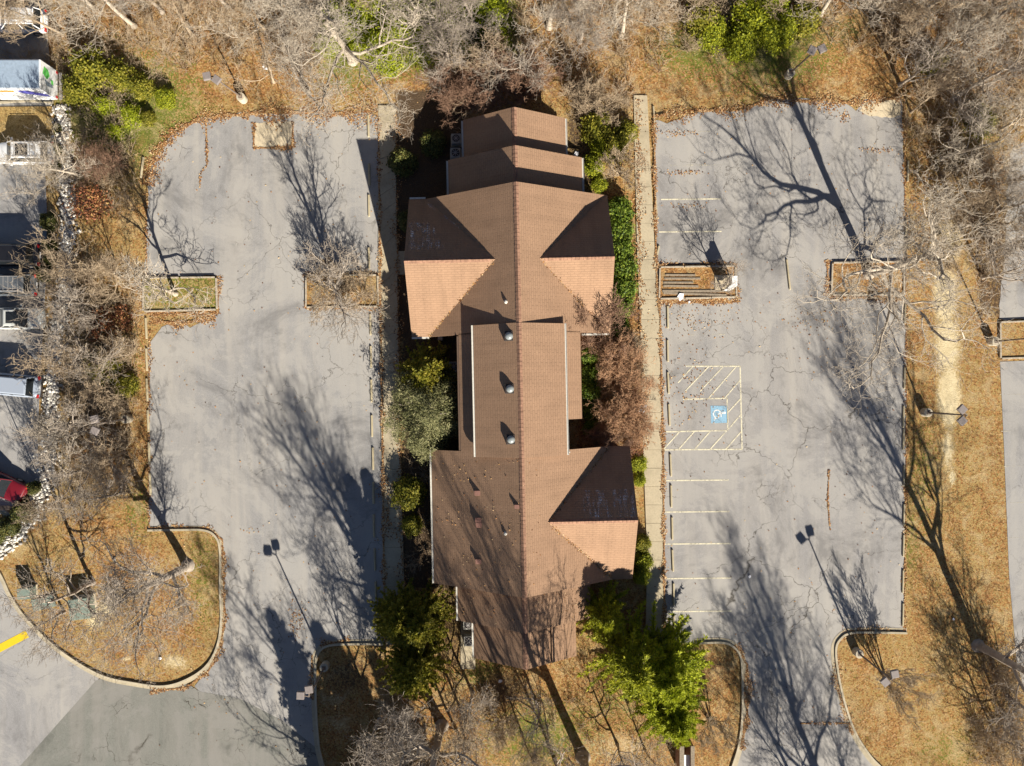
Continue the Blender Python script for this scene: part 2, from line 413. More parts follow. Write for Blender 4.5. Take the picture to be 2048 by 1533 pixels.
# ------------------------------------------------------------------ ground sheet
def ground():
    xs = np.concatenate([[-900, -400, -200, -110, -75], np.arange(-56, 56.1, .4), [75, 110, 200, 400, 900]])
    ys = np.concatenate([[-900, -400, -200, -110, -70], np.arange(-46, 46.1, .4), [70, 110, 200, 400, 900]])
    X, Y = np.meshgrid(xs, ys); nx, ny = len(xs), len(ys)
    U = X * F / H + 1024; Vv = 766.5 - Y * F / H
    k = {n: np.zeros_like(X) for n in 'lgsd'}
    def blob(ch, u, v, ru, rv, s=1.0, p=1.0):
        d = ((U - u) / ru) ** 2 + ((Vv - v) / rv) ** 2
        k[ch][:] = np.maximum(k[ch], s * np.clip(1.25 - .8 * np.sqrt(d), 0, 1) ** 1.2)
    def band(ch, u0, v0, u1, v1, s=1.0, f=18):
        m = np.clip(np.minimum(np.minimum(U - u0, u1 - U), np.minimum(Vv - v0, v1 - Vv)) / f + .5, 0, 1)
        k[ch][:] = np.maximum(k[ch], s * m)
    k['l'] += .45
    # woodland floor along the top
    band('l', -900, -900, 3000, 215, .8, 60); band('g', 640, -900, 1040, 150, .95, 40)
    band('d', -900, -900, 3000, 120, .35, 60)
    blob('g', 235, 225, 150, 120, 1.15); blob('g', 330, 200, 50, 70, .9); blob('g', 150, 180, 60, 60, .7); blob('g', 1530, 80, 130, 95, 1.0); blob('g', 1400, 95, 90, 60, .85)
    blob('g', 1690, 60, 40, 40, .45); blob('g', 1960, 240, 50, 60, .5); blob('g', 700, 150, 60, 40, .6)
    blob('l', 1400, 160, 130, 60, .85); blob('l', 1650, 150, 120, 60, .7); blob('s', 1720, 205, 40, 24, .45)
    blob('l', 260, 430, 60, 60, .75); blob('l', 190, 410, 50, 40, 1); blob('d', 230, 330, 60, 40, .7)
    # strip between the left lot and the neighbour
    band('l', 225, 560, 300, 1070, .75, 20); blob('g', 220, 720, 60, 90, .55); blob('d', 220, 640, 50, 60, .7); blob('l', 240, 650, 40, 60, .9)
    blob('l', 200, 880, 80, 90, .95); blob('l', 200, 1060, 90, 60, .95); blob('d', 170, 830, 60, 60, .5); blob('s', 130, 930, 26, 60, .45)
    blob('g', 280, 1020, 40, 60, .45); blob('s', 185, 540, 40, 40, .25)
    # island bottom left
    blob('l', 250, 1130, 100, 80, .95); blob('l', 330, 1230, 110, 120, .85); blob('l', 260, 1300, 90, 50, .95); blob('l', 120, 1260, 80, 60, .6)
    blob('g', 405, 1150, 30, 110, .4); blob('s', 215, 1215, 22, 20, .85); blob('s', 190, 1243, 22, 16, .8); blob('s', 350, 1325, 36, 20, .6); blob('s', 252, 1318, 16, 9, .6)
    # lawn bottom centre
    band('l', 640, 1300, 1480, 1700, .7, 30); blob('g', 965, 1345, 60, 30, .6); blob('g', 1080, 1470, 110, 70, .7); blob('g', 1230, 1420, 60, 40, .4)
    blob('s', 665, 1400, 40, 26, .4); blob('s', 680, 1450, 36, 30, .4); blob('s', 1240, 1500, 110, 50, .42); blob('d', 1000, 1380, 60, 60, .6); blob('d', 700, 1350, 70, 60, .5)
    blob('l', 1270, 1230, 50, 60, 1); blob('l', 1440, 1450, 40, 90, .8); blob('d', 1440, 1340, 40, 50, .45)
    # beds beside the building
    band('l', 1212, 380, 1283, 900, 1.0, 8); band('l', 1150, 640, 1285, 900, 1, 8); band('d', 1130, 230, 1200, 400, .6, 10)
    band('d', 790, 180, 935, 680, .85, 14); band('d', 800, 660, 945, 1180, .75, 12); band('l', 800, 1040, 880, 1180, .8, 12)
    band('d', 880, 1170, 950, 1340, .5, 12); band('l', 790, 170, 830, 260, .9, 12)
    # strip on the right
    band('l', 1815, 200, 1880, 1280, .62, 16); band('l', 1940, 300, 2010, 700, .75, 16); band('l', 1960, 700, 2040, 1400, .6, 20)
    blob('l', 1900, 1150, 60, 260, .6); blob('l', 1760, 1450, 90, 90, .75); blob('l', 1730, 1330, 40, 60, .85)
    for (u, v, a, b, s) in ((1905, 480, 24, 60, .8), (1890, 590, 28, 75, .9), (1895, 690, 30, 85, .85), (1898, 790, 26, 65, 1.0), (1900, 820, 16, 40, 1.0), (1896, 900, 16, 50, .7), (1906, 955, 7, 18, .9), (1890, 460, 26, 20, .6)):
        blob('s', u, v, a, b, s)
    blob('g', 1845, 950, 30, 120, .35); blob('g', 1820, 1080, 26, 90, .35); blob('g', 1900, 1500, 60, 40, .35)
    band('d', 1950, 380, 2100, 640, .6, 24); blob('d', 1900, 330, 60, 40, .6)
    V = np.stack([X.ravel(), Y.ravel(), np.zeros(nx * ny)], 1)
    i = np.arange(nx * ny).reshape(ny, nx)
    q = np.stack([i[:-1, :-1].ravel(), i[:-1, 1:].ravel(), i[1:, 1:].ravel(), i[1:, :-1].ravel()], 1)
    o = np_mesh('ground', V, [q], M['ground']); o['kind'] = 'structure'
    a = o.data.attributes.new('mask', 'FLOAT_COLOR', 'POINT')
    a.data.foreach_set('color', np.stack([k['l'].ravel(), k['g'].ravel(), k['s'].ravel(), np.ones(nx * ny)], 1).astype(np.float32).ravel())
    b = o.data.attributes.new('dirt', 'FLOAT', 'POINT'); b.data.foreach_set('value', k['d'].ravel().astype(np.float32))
    return o
GROUND = ground()

def soil(name, pts, z, mask=(.9, .1, .05), dirt=.2):
    o = sheet(name, pts, z, M['ground']); n = len(o.data.vertices)
    a = o.data.attributes.new('mask', 'FLOAT_COLOR', 'POINT'); a.data.foreach_set('color', np.tile([*mask, 1.0], n).astype(np.float32))
    b = o.data.attributes.new('dirt', 'FLOAT', 'POINT'); b.data.foreach_set('value', np.full(n, dirt, dtype=np.float32))
    return o

LEFT = [(296, 372), (300, 345), (312, 315), (330, 285), (352, 262), (385, 247), (402, 238), (440, 233), (480, 226), (498, 230), (600, 226), (735, 228), (757, 235),
        (760, 560), (764, 900), (770, 1292), (665, 1290), (640, 1298), (628, 1320), (628, 1400), (634, 1500), (560, 1444), (480, 1402), (400, 1386), (388, 1372), (418, 1338),
        (440, 1295), (447, 1240), (445, 1150), (442, 1085), (425, 1066), (400, 1059), (299, 1059), (297, 900), (296, 690), (310, 672), (325, 655), (360, 640), (380, 655), (400, 645), (436, 628), (436, 552), (290, 552)]
sheet('parking_lot', rough(LEFT, 2.2, 12, 3), .02, M['asphalt_left'])
sheet('road', [(400, 1383), (480, 1398), (562, 1440), (638, 1500), (652, 1550), (675, 1660), (-70, 1660), (40, 1533), (192, 1362), (205, 1356), (300, 1378), (372, 1366)], .026, M['asphalt_patch'])
sheet('road', [(-220, 1000), (-20, 1125), (20, 1190), (50, 1240), (110, 1300), (200, 1352), (195, 1364), (42, 1535), (-70, 1662), (-220, 1662)], .022, M['asphalt_far'])
RIGHT = [(1316, 640), (1312, 560), (1308, 300), (1306, 240), (1335, 246), (1370, 232), (1400, 222), (1480, 222), (1540, 200), (1600, 197), (1690, 207), (1712, 222), (1730, 200), (1803, 196), (1808, 320), (1812, 600),
         (1812, 800), (1808, 1000), (1806, 1262), (1700, 1264), (1676, 1280), (1668, 1310), (1685, 1400), (1712, 1475), (1750, 1533), (1800, 1660), (1430, 1660), (1470, 1533), (1488, 1450),
         (1490, 1340), (1480, 1305), (1455, 1286), (1330, 1287), (1326, 900), (1320, 700)]
sheet('parking_lot', rough(RIGHT, 2.0, 12, 5), .02, M['asphalt_right'])
sheet('parking_lot', rough([(2150, 265), (2060, 280), (2030, 292), (2018, 310), (2012, 420), (2008, 520), (1997, 640), (2150, 634)], 3, 14, 6), .02, M['asphalt_far'])
sheet('parking_lot', [(2000, 724), (2008, 900), (2018, 1150), (2034, 1330), (2060, 1420), (2200, 1420), (2200, 716)], .02, M['asphalt_far'])
sheet('parking_lot', [(-220, -80), (72, -80), (88, 10), (98, 100), (104, 194), (106, 270), (90, 330), (94, 420), (92, 560), (88, 640), (80, 760), (76, 900), (84, 955), (62, 985), (30, 1012), (0, 1030), (-220, 1130)], .02, M['asphalt_far'])
soil('mulch_bed', [(-120, 216), (108, 214), (109, 276), (60, 300), (-120, 300)], .10, (.1, .0, .0), .25)
sheet('concrete_pad', rough([(510, 246), (584, 244), (586, 294), (508, 297)], 2, 10, 9), .03, M['pad'])
sheet('concrete_pad', rough([(1728, 204), (1800, 200), (1803, 232), (1738, 236), (1722, 222)], 3, 8, 19), .03, M['pad'])

def slabs(name, pts_l, pts_r, z, mat, n_joint):
    """concrete walk made of slabs with real gaps between; edges as pixel lines"""
    mb = MB()
    L = [P(*p) for p in pts_l]; R = [P(*p) for p in pts_r]
    for (a, b, c, d) in zip(L[:-1], L[1:], R[:-1], R[1:]):
        n = max(1, round((b - a).length / 1.55))
        for i in range(n):
            t0, t1 = i / n, (i + 1) / n - .018 / max(.3, (b - a).length / n) / n
            q = [a.lerp(b, t0), a.lerp(b, t1), c.lerp(d, t1), c.lerp(d, t0)]
            dz = rnd.uniform(-.012, .012)
            mb.prism([(p.x, p.y) for p in reversed(q)], -.02, z + dz)
    o = mb.build(name, mat, bevel=.012); o['kind'] = 'structure'; return o
slabs('sidewalk', [(757, 212), (757, 540), (763, 900), (768, 1290)], [(791, 212), (794, 500), (801, 900), (812, 1290)], .12, M['sidewalk'], 0)
slabs('sidewalk', [(793, 503), (795, 550)], [(835, 503), (835, 550)], .11, M['sidewalk'], 0)
slabs('sidewalk', [(1267, 192), (1274, 520), (1280, 640), (1286, 900), (1294, 1120), (1290, 1290)], [(1294, 192), (1310, 520), (1319, 640), (1325, 900), (1327, 1120), (1328, 1290)], .12, M['sidewalk'], 0)

def ribbon(name, pix, prof, mat, closed=False, n=6, sm=True, label=None):
    """sweep a cross-section (offset to the left of travel, z) along a pixel polyline"""
    w = [P(*p) for p in pix]; w = catmull([(p.x, p.y) for p in w], n, closed) if sm else w
    V, Fc = [], []; m = len(prof); k = len(w)
    for i in range(k):
        a = w[i - 1] if (i > 0 or closed) else w[i]; b = w[(i + 1) % k] if (i + 1 < k or closed) else w[i]
        d = Vector((b.x - a.x, b.y - a.y, 0)).normalized(); nrm = Vector((-d.y, d.x, 0))
        for off, z in prof: V.append((w[i].x + nrm.x * off, w[i].y + nrm.y * off, z))
    for i in range(k if closed else k - 1):
        j = (i + 1) % k
        for q in range(m - 1): Fc.append((i * m + q, j * m + q, j * m + q + 1, i * m + q + 1))
    if not closed: Fc += [tuple(range(m)), tuple((k - 1) * m + q for q in reversed(range(m)))]
    me = bpy.data.meshes.new(name); me.from_pydata(V, [], Fc); me.validate(); me.update(); me.materials.append(mat)
    o = bpy.data.objects.new(name, me); COL.objects.link(o); o['kind'] = 'structure'
    return o
KP = [(-.08, 0), (-.08, .15), (.08, .16), (.09, 0)]
def kerb(pix, side=1, gut=.34):
    ribbon('kerb', pix, [(o * side, z) for o, z in KP], M['kerb'])
    if gut: ribbon('gutter', pix, [(-.085 * side, .0), (-.085 * side, .045), (-(.085 + gut) * side, .036), (-(.085 + gut) * side, .0)], M['gutterpan'])
K1 = [(296, 1061), (360, 1060), (410, 1061), (433, 1075), (441, 1105), (441, 1180), (443, 1240), (436, 1290), (415, 1330), (378, 1357), (330, 1372), (270, 1366), (200, 1349), (120, 1300), (55, 1238), (22, 1190), (0, 1145), (-60, 1060)]
kerb(K1, -1, .22)
K2 = [(775, 1288), (720, 1288), (665, 1290), (642, 1300), (632, 1325), (632, 1400), (636, 1470), (642, 1510), (660, 1570), (690, 1660)]
kerb(K2, 1, .28)
K3 = [(1390, 1287), (1440, 1285), (1464, 1292), (1480, 1312), (1484, 1350), (1484, 1430), (1477, 1490), (1462, 1540), (1430, 1650)]
kerb(K3, -1, .3)
K4 = [(1813, 1266), (1760, 1265), (1702, 1266), (1680, 1278), (1671, 1300), (1676, 1350), (1690, 1410), (1710, 1465), (1740, 1512), (1780, 1560), (1810, 1660)]
kerb(K4, 1, .3)
kerb([(-120, 214), (0, 206), (60, 203), (107, 206)], -1, .28)
kerb([(-120, 1080), (-30, 1022), (0, 1018), (30, 1035), (42, 1050)], 1, .25)

# yellow bar and stall lines
def stripe(pts, w, mat, z=.03, name='painted_line'):
    mb = MB()
    for (a, b) in pts:
        A, B = P(*a), P(*b); d = (B - A).normalized(); nrm = Vector((-d.y, d.x, 0)) * w / 2
        mb.poly([(p.x, p.y, z) for p in (A + nrm, A - nrm, B - nrm, B + nrm)])
        if mb.f and (mb.v[-4][0] - mb.v[-3][0]) * (mb.v[-2][1] - mb.v[-3][1]) - (mb.v[-4][1] - mb.v[-3][1]) * (mb.v[-2][0] - mb.v[-3][0]) > 0:
            mb.f[-1] = tuple(reversed(mb.f[-1]))
    o = mb.build(name, mat); o['kind'] = 'structure'; return o
stripe([((-60, 1328), (55, 1268))], .62, M['yellow_paint'], .034)
for v, u0, u1, f in ((264, 1335, 1442, 1), (331, 1340, 1442, 1), (399, 1322, 1442, 0), (464, 1318, 1443, 0), (670, 1366, 1450, 1), (961, 1327, 1457, 0), (1024, 1327, 1459, 0), (1088, 1327, 1461, 0), (1157, 1328, 1462, 0), (1223, 1345, 1463, 0)):
    stripe([((u0, v + .6), (u1, v - .6))], .105, M['line_faint' if f else 'line'], .03)
stripe([((30, 655 + 16), (95, 671)), ((-40, 804), (75, 810)), ((-40, 540), (82, 541)), ((73, 640), (72, 690)), ((70, 745), (66, 790)), ((70, 840), (64, 880))], .1, M['line_faint'], .03)
stripe([((1999, 789), (2060, 789)), ((2002, 863), (2060, 862)), ((2008, 933), (2060, 932)), ((2014, 1006), (2070, 1005)), ((2018, 1076), (2070, 1075))], .08, M['line_faint'], .03)
stripe([((1372, 733), (1480.5, 733)), ((1480, 733), (1484, 899)), ((1484.5, 899), (1327, 900)), ((1366, 799), (1455, 797)), ((1454, 797), (1455.5, 862)), ((1455, 861.5), (1330, 864))], .11, M['line'], .031)
stripe([((1328, 898), (1359, 864)), ((1358, 898), (1389, 863)), ((1390, 898), (1421, 862.5)), ((1421, 898), (1454, 861)), ((1452, 898), (1482, 864)),
        ((1455.5, 860), (1482, 829)), ((1455, 826), (1481, 798)), ((1449, 797), (1480, 761)), ((1417, 797), (1472, 734)), ((1400, 783), (1446, 734)), ((1370, 783), (1417, 734)), ((1356, 766), (1385, 734))], .095, M['line'], .035)
sq = [P(1421, 812), P(1454, 812), P(1455, 846), P(1422, 847)]
mb = MB(); mb.poly([(p.x, p.y, .031) for p in reversed(sq)]); o = mb.build('parking_symbol_field', M['blue_paint']); o['kind'] = 'structure'
def isa():
    """wheelchair pictogram, lying with its head to the right, from flat paint strokes"""
    c = P(1438, 829); s = 1.18 / 24; z = .036; mb = MB()
    def T(x, y): return (c.x + y * s, c.y - x * s)       # pictogram up = photo right
    def disc(x, y, r, n=14):
        mb.poly([(*T(x + r * math.cos(2 * math.pi * i / n), y + r * math.sin(2 * math.pi * i / n)), z) for i in reversed(range(n))])
    def bar(x0, y0, x1, y1, w):
        d = math.hypot(x1 - x0, y1 - y0); nx, ny = -(y1 - y0) / d * w / 2, (x1 - x0) / d * w / 2
        mb.poly([(*T(x0 + nx, y0 + ny), z), (*T(x1 + nx, y1 + ny), z), (*T(x1 - nx, y1 - ny), z), (*T(x0 - nx, y0 - ny), z)])
    disc(-2.5, 9.6, 2.0)
    bar(-2.2, 7.4, -1.2, -.6, 2.6); bar(-1.6, 3.4, 4.4, 3.4, 1.7); bar(-1.4, -.8, 5.2, -.8, 2.1); bar(5, -.8, 8, -8.6, 2.1); bar(7.4, -8.2, 10, -7.4, 1.8)
    n = 18; r0, r1 = 5.4, 7.3
    for i in range(n):
        a0 = math.radians(118 + 250 * i / n); a1 = math.radians(118 + 250 * (i + 1) / n)
        mb.poly([(*T(-.6 + r * math.cos(a), -3.2 + r * math.sin(a)), z) for r, a in ((r0, a0), (r1, a0), (r1, a1), (r0, a1))])
    o = mb.build('parking_symbol', M['white_paint']); o['kind'] = 'structure'
    bpy_flip(o)
def bpy_flip(o):
    for p in o.data.polygons:
        if p.normal.z < 0: p.flip()
isa()
# ==== BUILDING ====
BL = Matrix.Translation((.6, 0, 0)) @ Matrix.Rotation(math.radians(1.2), 4, 'Z')
bld = empty('low_brick_building', BL.translation, math.radians(1.2))
tag(bld, 'long low building with brown shingle gabled roofs and side wings between two parking lots', 'building')
PT = .716; EZ = 2.9; RZ = EZ + PT * 7.1   # pitch, eave height, main ridge height

def roofmesh(name, polys, th=.16, mat=None, parent=bld, label=None):
    """polys: list of (points, axis) where axis 'y' = rows run along y, 'x' = rows run along x. Thickened slab with UVs in metres."""
    V, Fc, UV = [], [], []
    for pts, ax in polys:
        pts = [Vector(p) for p in pts]; nrm = (pts[1] - pts[0]).cross(pts[2] - pts[0])
        if nrm.z < 0: pts.reverse(); nrm = -nrm
        nrm.normalize(); sl = 1 / max(.3, nrm.z)
        n = len(V); k = len(pts)
        V += [tuple(p) for p in pts] + [(p.x, p.y, p.z - th) for p in pts]
        uvf = (lambda p: (p[1], p[0] * sl)) if ax == 'y' else (lambda p: (p[0], p[1] * sl))
        def add(idx):
            idx = list(idx); Fc.append(tuple(idx)); UV.extend(uvf(V[i]) for i in idx)
        add(range(n, n + k)); add(reversed(range(n + k, n + 2 * k)))
        for i in range(k):
            j = (i + 1) % k; add((n + i, n + k + i, n + k + j, n + j))
    me = bpy.data.meshes.new(name); me.from_pydata(V, [], Fc)
    uvl = me.uv_layers.new(name='UVMap'); 
    for i, uv in enumerate(UV): uvl.data[i].uv = uv
    me.update(); me.materials.append(mat or M['roof'])
    o = bpy.data.objects.new(name, me); COL.objects.link(o); o.parent = parent
    if label: o['label'] = label
    return o

def gable(name, y0, y1, hw, ez=EZ, pt=PT, rz=None, label=None, xw=None, xe=None):
    rz = rz if rz else ez + pt * hw
    xw = xw or hw; xe = xe or hw
    return roofmesh(name, [([(0, y0, rz), (0, y1, rz), (-xw, y1, rz - pt * xw), (-xw, y0, rz - pt * xw)], 'y'),
                           ([(0, y0, rz), (0, y1, rz), (xe, y1, rz - pt * xe), (xe, y0, rz - pt * xe)], 'y')], label=label)
def ridge_cap(y0, y1, z, parent, x=0, along='y'):
    mb = MB(); n = max(1, int(abs(y1 - y0) / .28)); s = (y1 - y0) / n
    for i in range(n):
        a = y0 + s * i; b = a + s * .93; h = .035 + .008 * (i % 2)
        for sg in (-1, 1):
            q = [(0, a, z + h), (0, b, z + h), (sg * .19, b, z - .19 * PT + h), (sg * .19, a, z - .19 * PT + h)]
            if along == 'x': q = [(p[1], x + p[0], p[2]) for p in q]
            mb.poly(q if sg < 0 else list(reversed(q))); 
    return mb.build('ridge_cap', M['roof_cap'], parent)
M['roof_cap'] = plain('ridge_shingles', (.25, .14, .09), .93, var=.35, scale=4)

def wing_polys(sgn, xo, yc, hy, xm):
    """cross gable: ridge at y=yc running out to x=sgn*xo; meets the main slope"""
    wz = EZ + PT * hy; xr = (RZ - wz) / PT             # where the wing ridge meets the main slope
    a = (sgn * xr, yc, wz); b = (sgn * xo, yc, wz)
    out = []
    for s in (1, -1):
        out.append(([a, b, (sgn * xo, yc + s * hy, EZ), (sgn * xm, yc + s * hy, EZ)], 'x'))
    return out, a, b

def main_block(name, y0, y1, wings, label):
    """main gable with valleys cut out for the wings: wings = [(sgn, xo, yc, hy)]"""
    polys = []; hw = 7.1
    for sgn in (-1, 1):
        w = [q for q in wings if q[0] == sgn]
        if not w:
            polys.append(([(0, y0, RZ), (0, y1, RZ), (sgn * hw, y1, EZ), (sgn * hw, y0, EZ)], 'y')); continue
        _, xo, yc, hy = w[0]; wz = EZ + PT * hy; xr = (RZ - wz) / PT
        t, b = yc + hy, yc - hy
        pts = [(0, y0, RZ), (0, y1, RZ), (sgn * hw, y1, EZ)]
        if t < y1 - .02: pts.append((sgn * hw, t, EZ))
        pts.append((sgn * xr, yc, wz)); pts.append((sgn * hw, b, EZ))
        if b > y0 + .02: pts.append((sgn * hw, y0, EZ))
        # split at the apex so each face stays simple
        ia = pts.index((sgn * xr, yc, wz))
        up = [(0, yc, RZ)] + pts[1:ia + 1]; dn = [pts[0], (0, yc, RZ)] + pts[ia:]
        polys += [(up, 'y'), (dn, 'y')]
        polys += wing_polys(sgn, xo, yc, hy, hw)[0]
    return roofmesh(name, polys, label=label)

rC = main_block('roof', 3.8, 14.72, [(-1, 8.45, 9.26, 5.46), (1, 7.25, 9.26, 5.46)], 'large brown shingle roof with two cross gables')
rF = main_block('roof', -15.7, -5.15, [(1, 8.6, -10.42, 5.27)], 'large brown shingle roof with one east cross gable')
rB = gable('roof', 14.3, 17.75, 5.3, label='middle stepped gable roof at the wooded end')
rA = gable('roof', 17.3, 20.9, 4.05, label='smallest gable roof at the wooded end')
rG = gable('roof', -18.7, -15.3, 5.25, label='middle stepped gable roof at the road end')
rH = gable('roof', -21.7, -18.3, 4.05, label='smallest gable roof at the road end')
roofmesh('roof_step', [([(2.05, -21.66, RZ - 3.05 * .716 - PT * 2.05 + .22), (2.05, -18.9, RZ - 3.05 * .716 - PT * 2.05 + .22), (3.95, -18.9, EZ + .22), (3.95, -21.3, EZ + .22)], 'y')], .14)
# clerestory block in the middle
DZ = RZ + .03
rD = gable('roof', -5.5, 4.42, 3.45, rz=DZ, pt=.575, label='raised long middle roof carrying the three skylights')
def side(sgn, x0, x1, y0, y1):
    return roofmesh('side_roof', [([(sgn * x0, y0, RZ - PT * x0), (sgn * x0, y1, RZ - PT * x0), (sgn * x1, y1, RZ - PT * x1), (sgn * x1, y0, RZ - PT * x1)], 'y')])
side(-1, 3.1, 4.65, -5.15, 3.9); side(1, 3.1, 4.75, -2.85, 3.9)
for (y0, y1, z, p) in ((3.85, 14.72, RZ, rC), (-15.7, -5.5, RZ, rF), (14.72, 17.75, EZ + PT * 5.3, rB), (17.75, 20.9, EZ + PT * 4.05, rA), (-18.7, -15.72, EZ + PT * 5.25, rG), (-21.7, -18.72, EZ + PT * 4.05, rH), (-5.5, 4.42, DZ, rD)):
    ridge_cap(y0, y1, z, p)
ridge_cap(-8.45, -2, EZ + PT * 5.46, rC, 9.26, 'x'); ridge_cap(2, 7.25, EZ + PT * 5.46, rC, 9.26, 'x'); ridge_cap(2, 8.6, EZ + PT * 5.27, rF, -10.42, 'x')

# walls, kept inside the eaves
def gwall(name, x0, x1, y0, y1, zt, ends=(), ridge=None, hw=None):
    mb = MB(); mb.prism([(x0, y0), (x1, y0), (x1, y1), (x0, y1)], 0, zt)
    for ye in ends:
        d = .1; mb2 = [(x0 + .02, ye), ((x0 + x1) / 2, ye), (x1 - .02, ye)]
        n = len(mb.v)
        for yy in (ye - d, ye + d): mb.v += [(x0 + .02, yy, zt - .05), ((x0 + x1) / 2, yy, ridge), (x1 - .02, yy, zt - .05)]
        mb.f += [(n, n + 1, n + 2), (n + 5, n + 4, n + 3), (n, n + 3, n + 4, n + 1), (n + 1, n + 4, n + 5, n + 2), (n + 2, n + 5, n + 3, n)]
    return mb.build(name, M['brick'], bld)
wz = lambda x: RZ - PT * x - .22
gwall('wall', -6.5, 6.5, 4.3, 14.2, EZ, (4.45, 14.05), wz(.0))
gwall('wall', -6.5, 6.5, -15.2, -5.6, EZ, (-15.05, -5.75), wz(0))
gwall('wall', -4.7, 4.7, 14.25, 17.2, EZ, (17.05,), EZ + PT * 5.3 - .25)
gwall('wall', -3.5, 3.5, 17.25, 20.4, EZ, (20.25,), EZ + PT * 4.05 - .25)
gwall('wall', -4.7, 4.7, -18.15, -15.25, EZ, (-18.0,), EZ + PT * 5.25 - .25)
gwall('wall', -3.5, 3.5, -21.2, -18.2, EZ, (-21.05,), EZ + PT * 4.05 - .25)
gwall('wall', -4.1, -3.15, -5.55, 4.25, 3.9); gwall('wall', 3.15, 4.2, -2.5, 4.25, 3.9)
gwall('wall', -3.1, 3.1, -5.2, 4.0, 5.85)
# wing end walls: gables facing east and west
def wing_wall(sgn, xo, yc, hy):
    mb = MB(); x0, x1 = sorted((sgn * 6.52, sgn * (xo - .5)))
    mb.prism([(x0, yc - hy + .5), (x1, yc - hy + .5), (x1, yc + hy - .5), (x0, yc + hy - .5)], 0, EZ - .01)
    xe = sgn * (xo - .62); n = len(mb.v); top = EZ + PT * (hy) - .25
    for xx in (xe - .08, xe + .08): mb.v += [(xx, yc - hy + .52, EZ - .05), (xx, yc, top), (xx, yc + hy - .52, EZ - .05)]
    mb.f += [(n, n + 1, n + 2), (n + 5, n + 4, n + 3), (n, n + 3, n + 4, n + 1), (n + 1, n + 4, n + 5, n + 2), (n + 2, n + 5, n + 3, n)]
    mb.build('wall', M['brick'], bld)
wing_wall(-1, 8.45, 9.26, 5.46); wing_wall(1, 7.25 + .2, 9.26, 5.46); wing_wall(1, 8.6, -10.42, 5.27)
def window(x, y, w, h, z, face):
    """face: 'x' windows look east/west, 'y' north/south; sits proud of the wall"""
    d = .06; mb = MB(); g = MB()
    if face == 'x':
        for yy in (y - w / 2, y + w / 2, y): mb.box((x, yy, z), (d, .07, h + .07))
        for zz in (z - h / 2, z + h / 2): mb.box((x, y, zz), (d * 1.15, w + .07, .07))
        g.box((x, y, z), (d * .5, w - .03, h - .03))
    else:
        for xx in (x - w / 2, x + w / 2, x): mb.box((xx, y, z), (.07, d, h + .07))
        for zz in (z - h / 2, z + h / 2): mb.box((x, y, zz), (w + .07, d * 1.15, .07))
        g.box((x, y, z), (w - .03, d * .5, h - .03))
    f = mb.build('window', M['white_metal'], bld); g.build('pane', M['window'], f)
for yy in (5.9, 8.1, 10.4, 12.6): window(-7.97, yy, 1.3, 1.3, 1.6, 'x'); window(6.98, yy, 1.3, 1.3, 1.6, 'x')
for yy in (-7.2, -9.4, -11.6, -13.6): window(-6.53, yy, 1.3, 1.3, 1.6, 'x'); window(8.13, yy, 1.3, 1.3, 1.6, 'x')
for yy in (-1.6, .2, 2.2): window(4.23, yy, 1.2, 1.3, 1.6, 'x'); window(-4.13, yy, 1.2, 1.3, 1.6, 'x')
for xx in (-1.8, 1.8): window(xx, 20.43, 1.2, 1.3, 1.6, 'y'); window(xx, -21.23, 1.2, 1.3, 1.6, 'y')
mb = MB(); mb.box((3.13, -4.0, 1.08), (.1, 1.0, 2.1)); dr = mb.build('door', M['trim'], bld); MB().box((3.22, -3.65, 1.05), (.06, .05, .16)).build('handle', M['gutter'], dr)

def gutter(x, y0, y1, z, name='gutter', mat='gutter', axis='y'):
    mb = MB(); s = 1 if x > 0 else -1
    if axis == 'y':
        mb.box((x + s * .06, (y0 + y1) / 2, z - .09), (.11, y1 - y0, .11)); mb.box((x + s * .13, (y0 + y1) / 2, z - .06), (.02, y1 - y0, .16))
    else:
        mb.box(((y0 + y1) / 2, x, z - .07), (y1 - y0, .13, .14))
    return mb.build(name, M[mat], bld)
ez_d = DZ - .575 * 3.45
gutter(-3.45, -5.5, 4.42, ez_d); gutter(3.45, -5.5, 4.42, ez_d)
gutter(-7.1, -15.7, -5.15, EZ); gutter(-5.25, -18.7, -15.8, EZ); gutter(-5.3, 14.9, 17.7, EZ); gutter(5.3, 14.9, 17.7, EZ); gutter(4.05, 17.9, 20.85, EZ); gutter(-4.05, 17.9, 20.85, EZ)
gutter(-4.05, -21.6, -18.8, EZ); gutter(-4.65, -5.1, 3.7, RZ - PT * 4.65, mat='trim')
gutter(3.73, 5.0, 7.2, EZ, axis='x'); gutter(3.73, -8.45, -7.1, EZ, axis='x'); gutter(14.80, -8.4, -7.15, EZ, axis='x')
for x, y in ((-7.2, -15.5), (-5.36, -18.5), (4.12, 18.1), (3.6, -5.3)):
    zt = ez_d if abs(x) == 3.6 else EZ
    MB().tube((x + math.copysign(.05, x), y, 0.0), (x + math.copysign(.05, x), y, zt - .1), .045, seg=6).build('downspout', M['gutter'], bld)
# flashing in the valleys
M['vent'] = plain('vent_paint', (.20, .10, .075), .7)
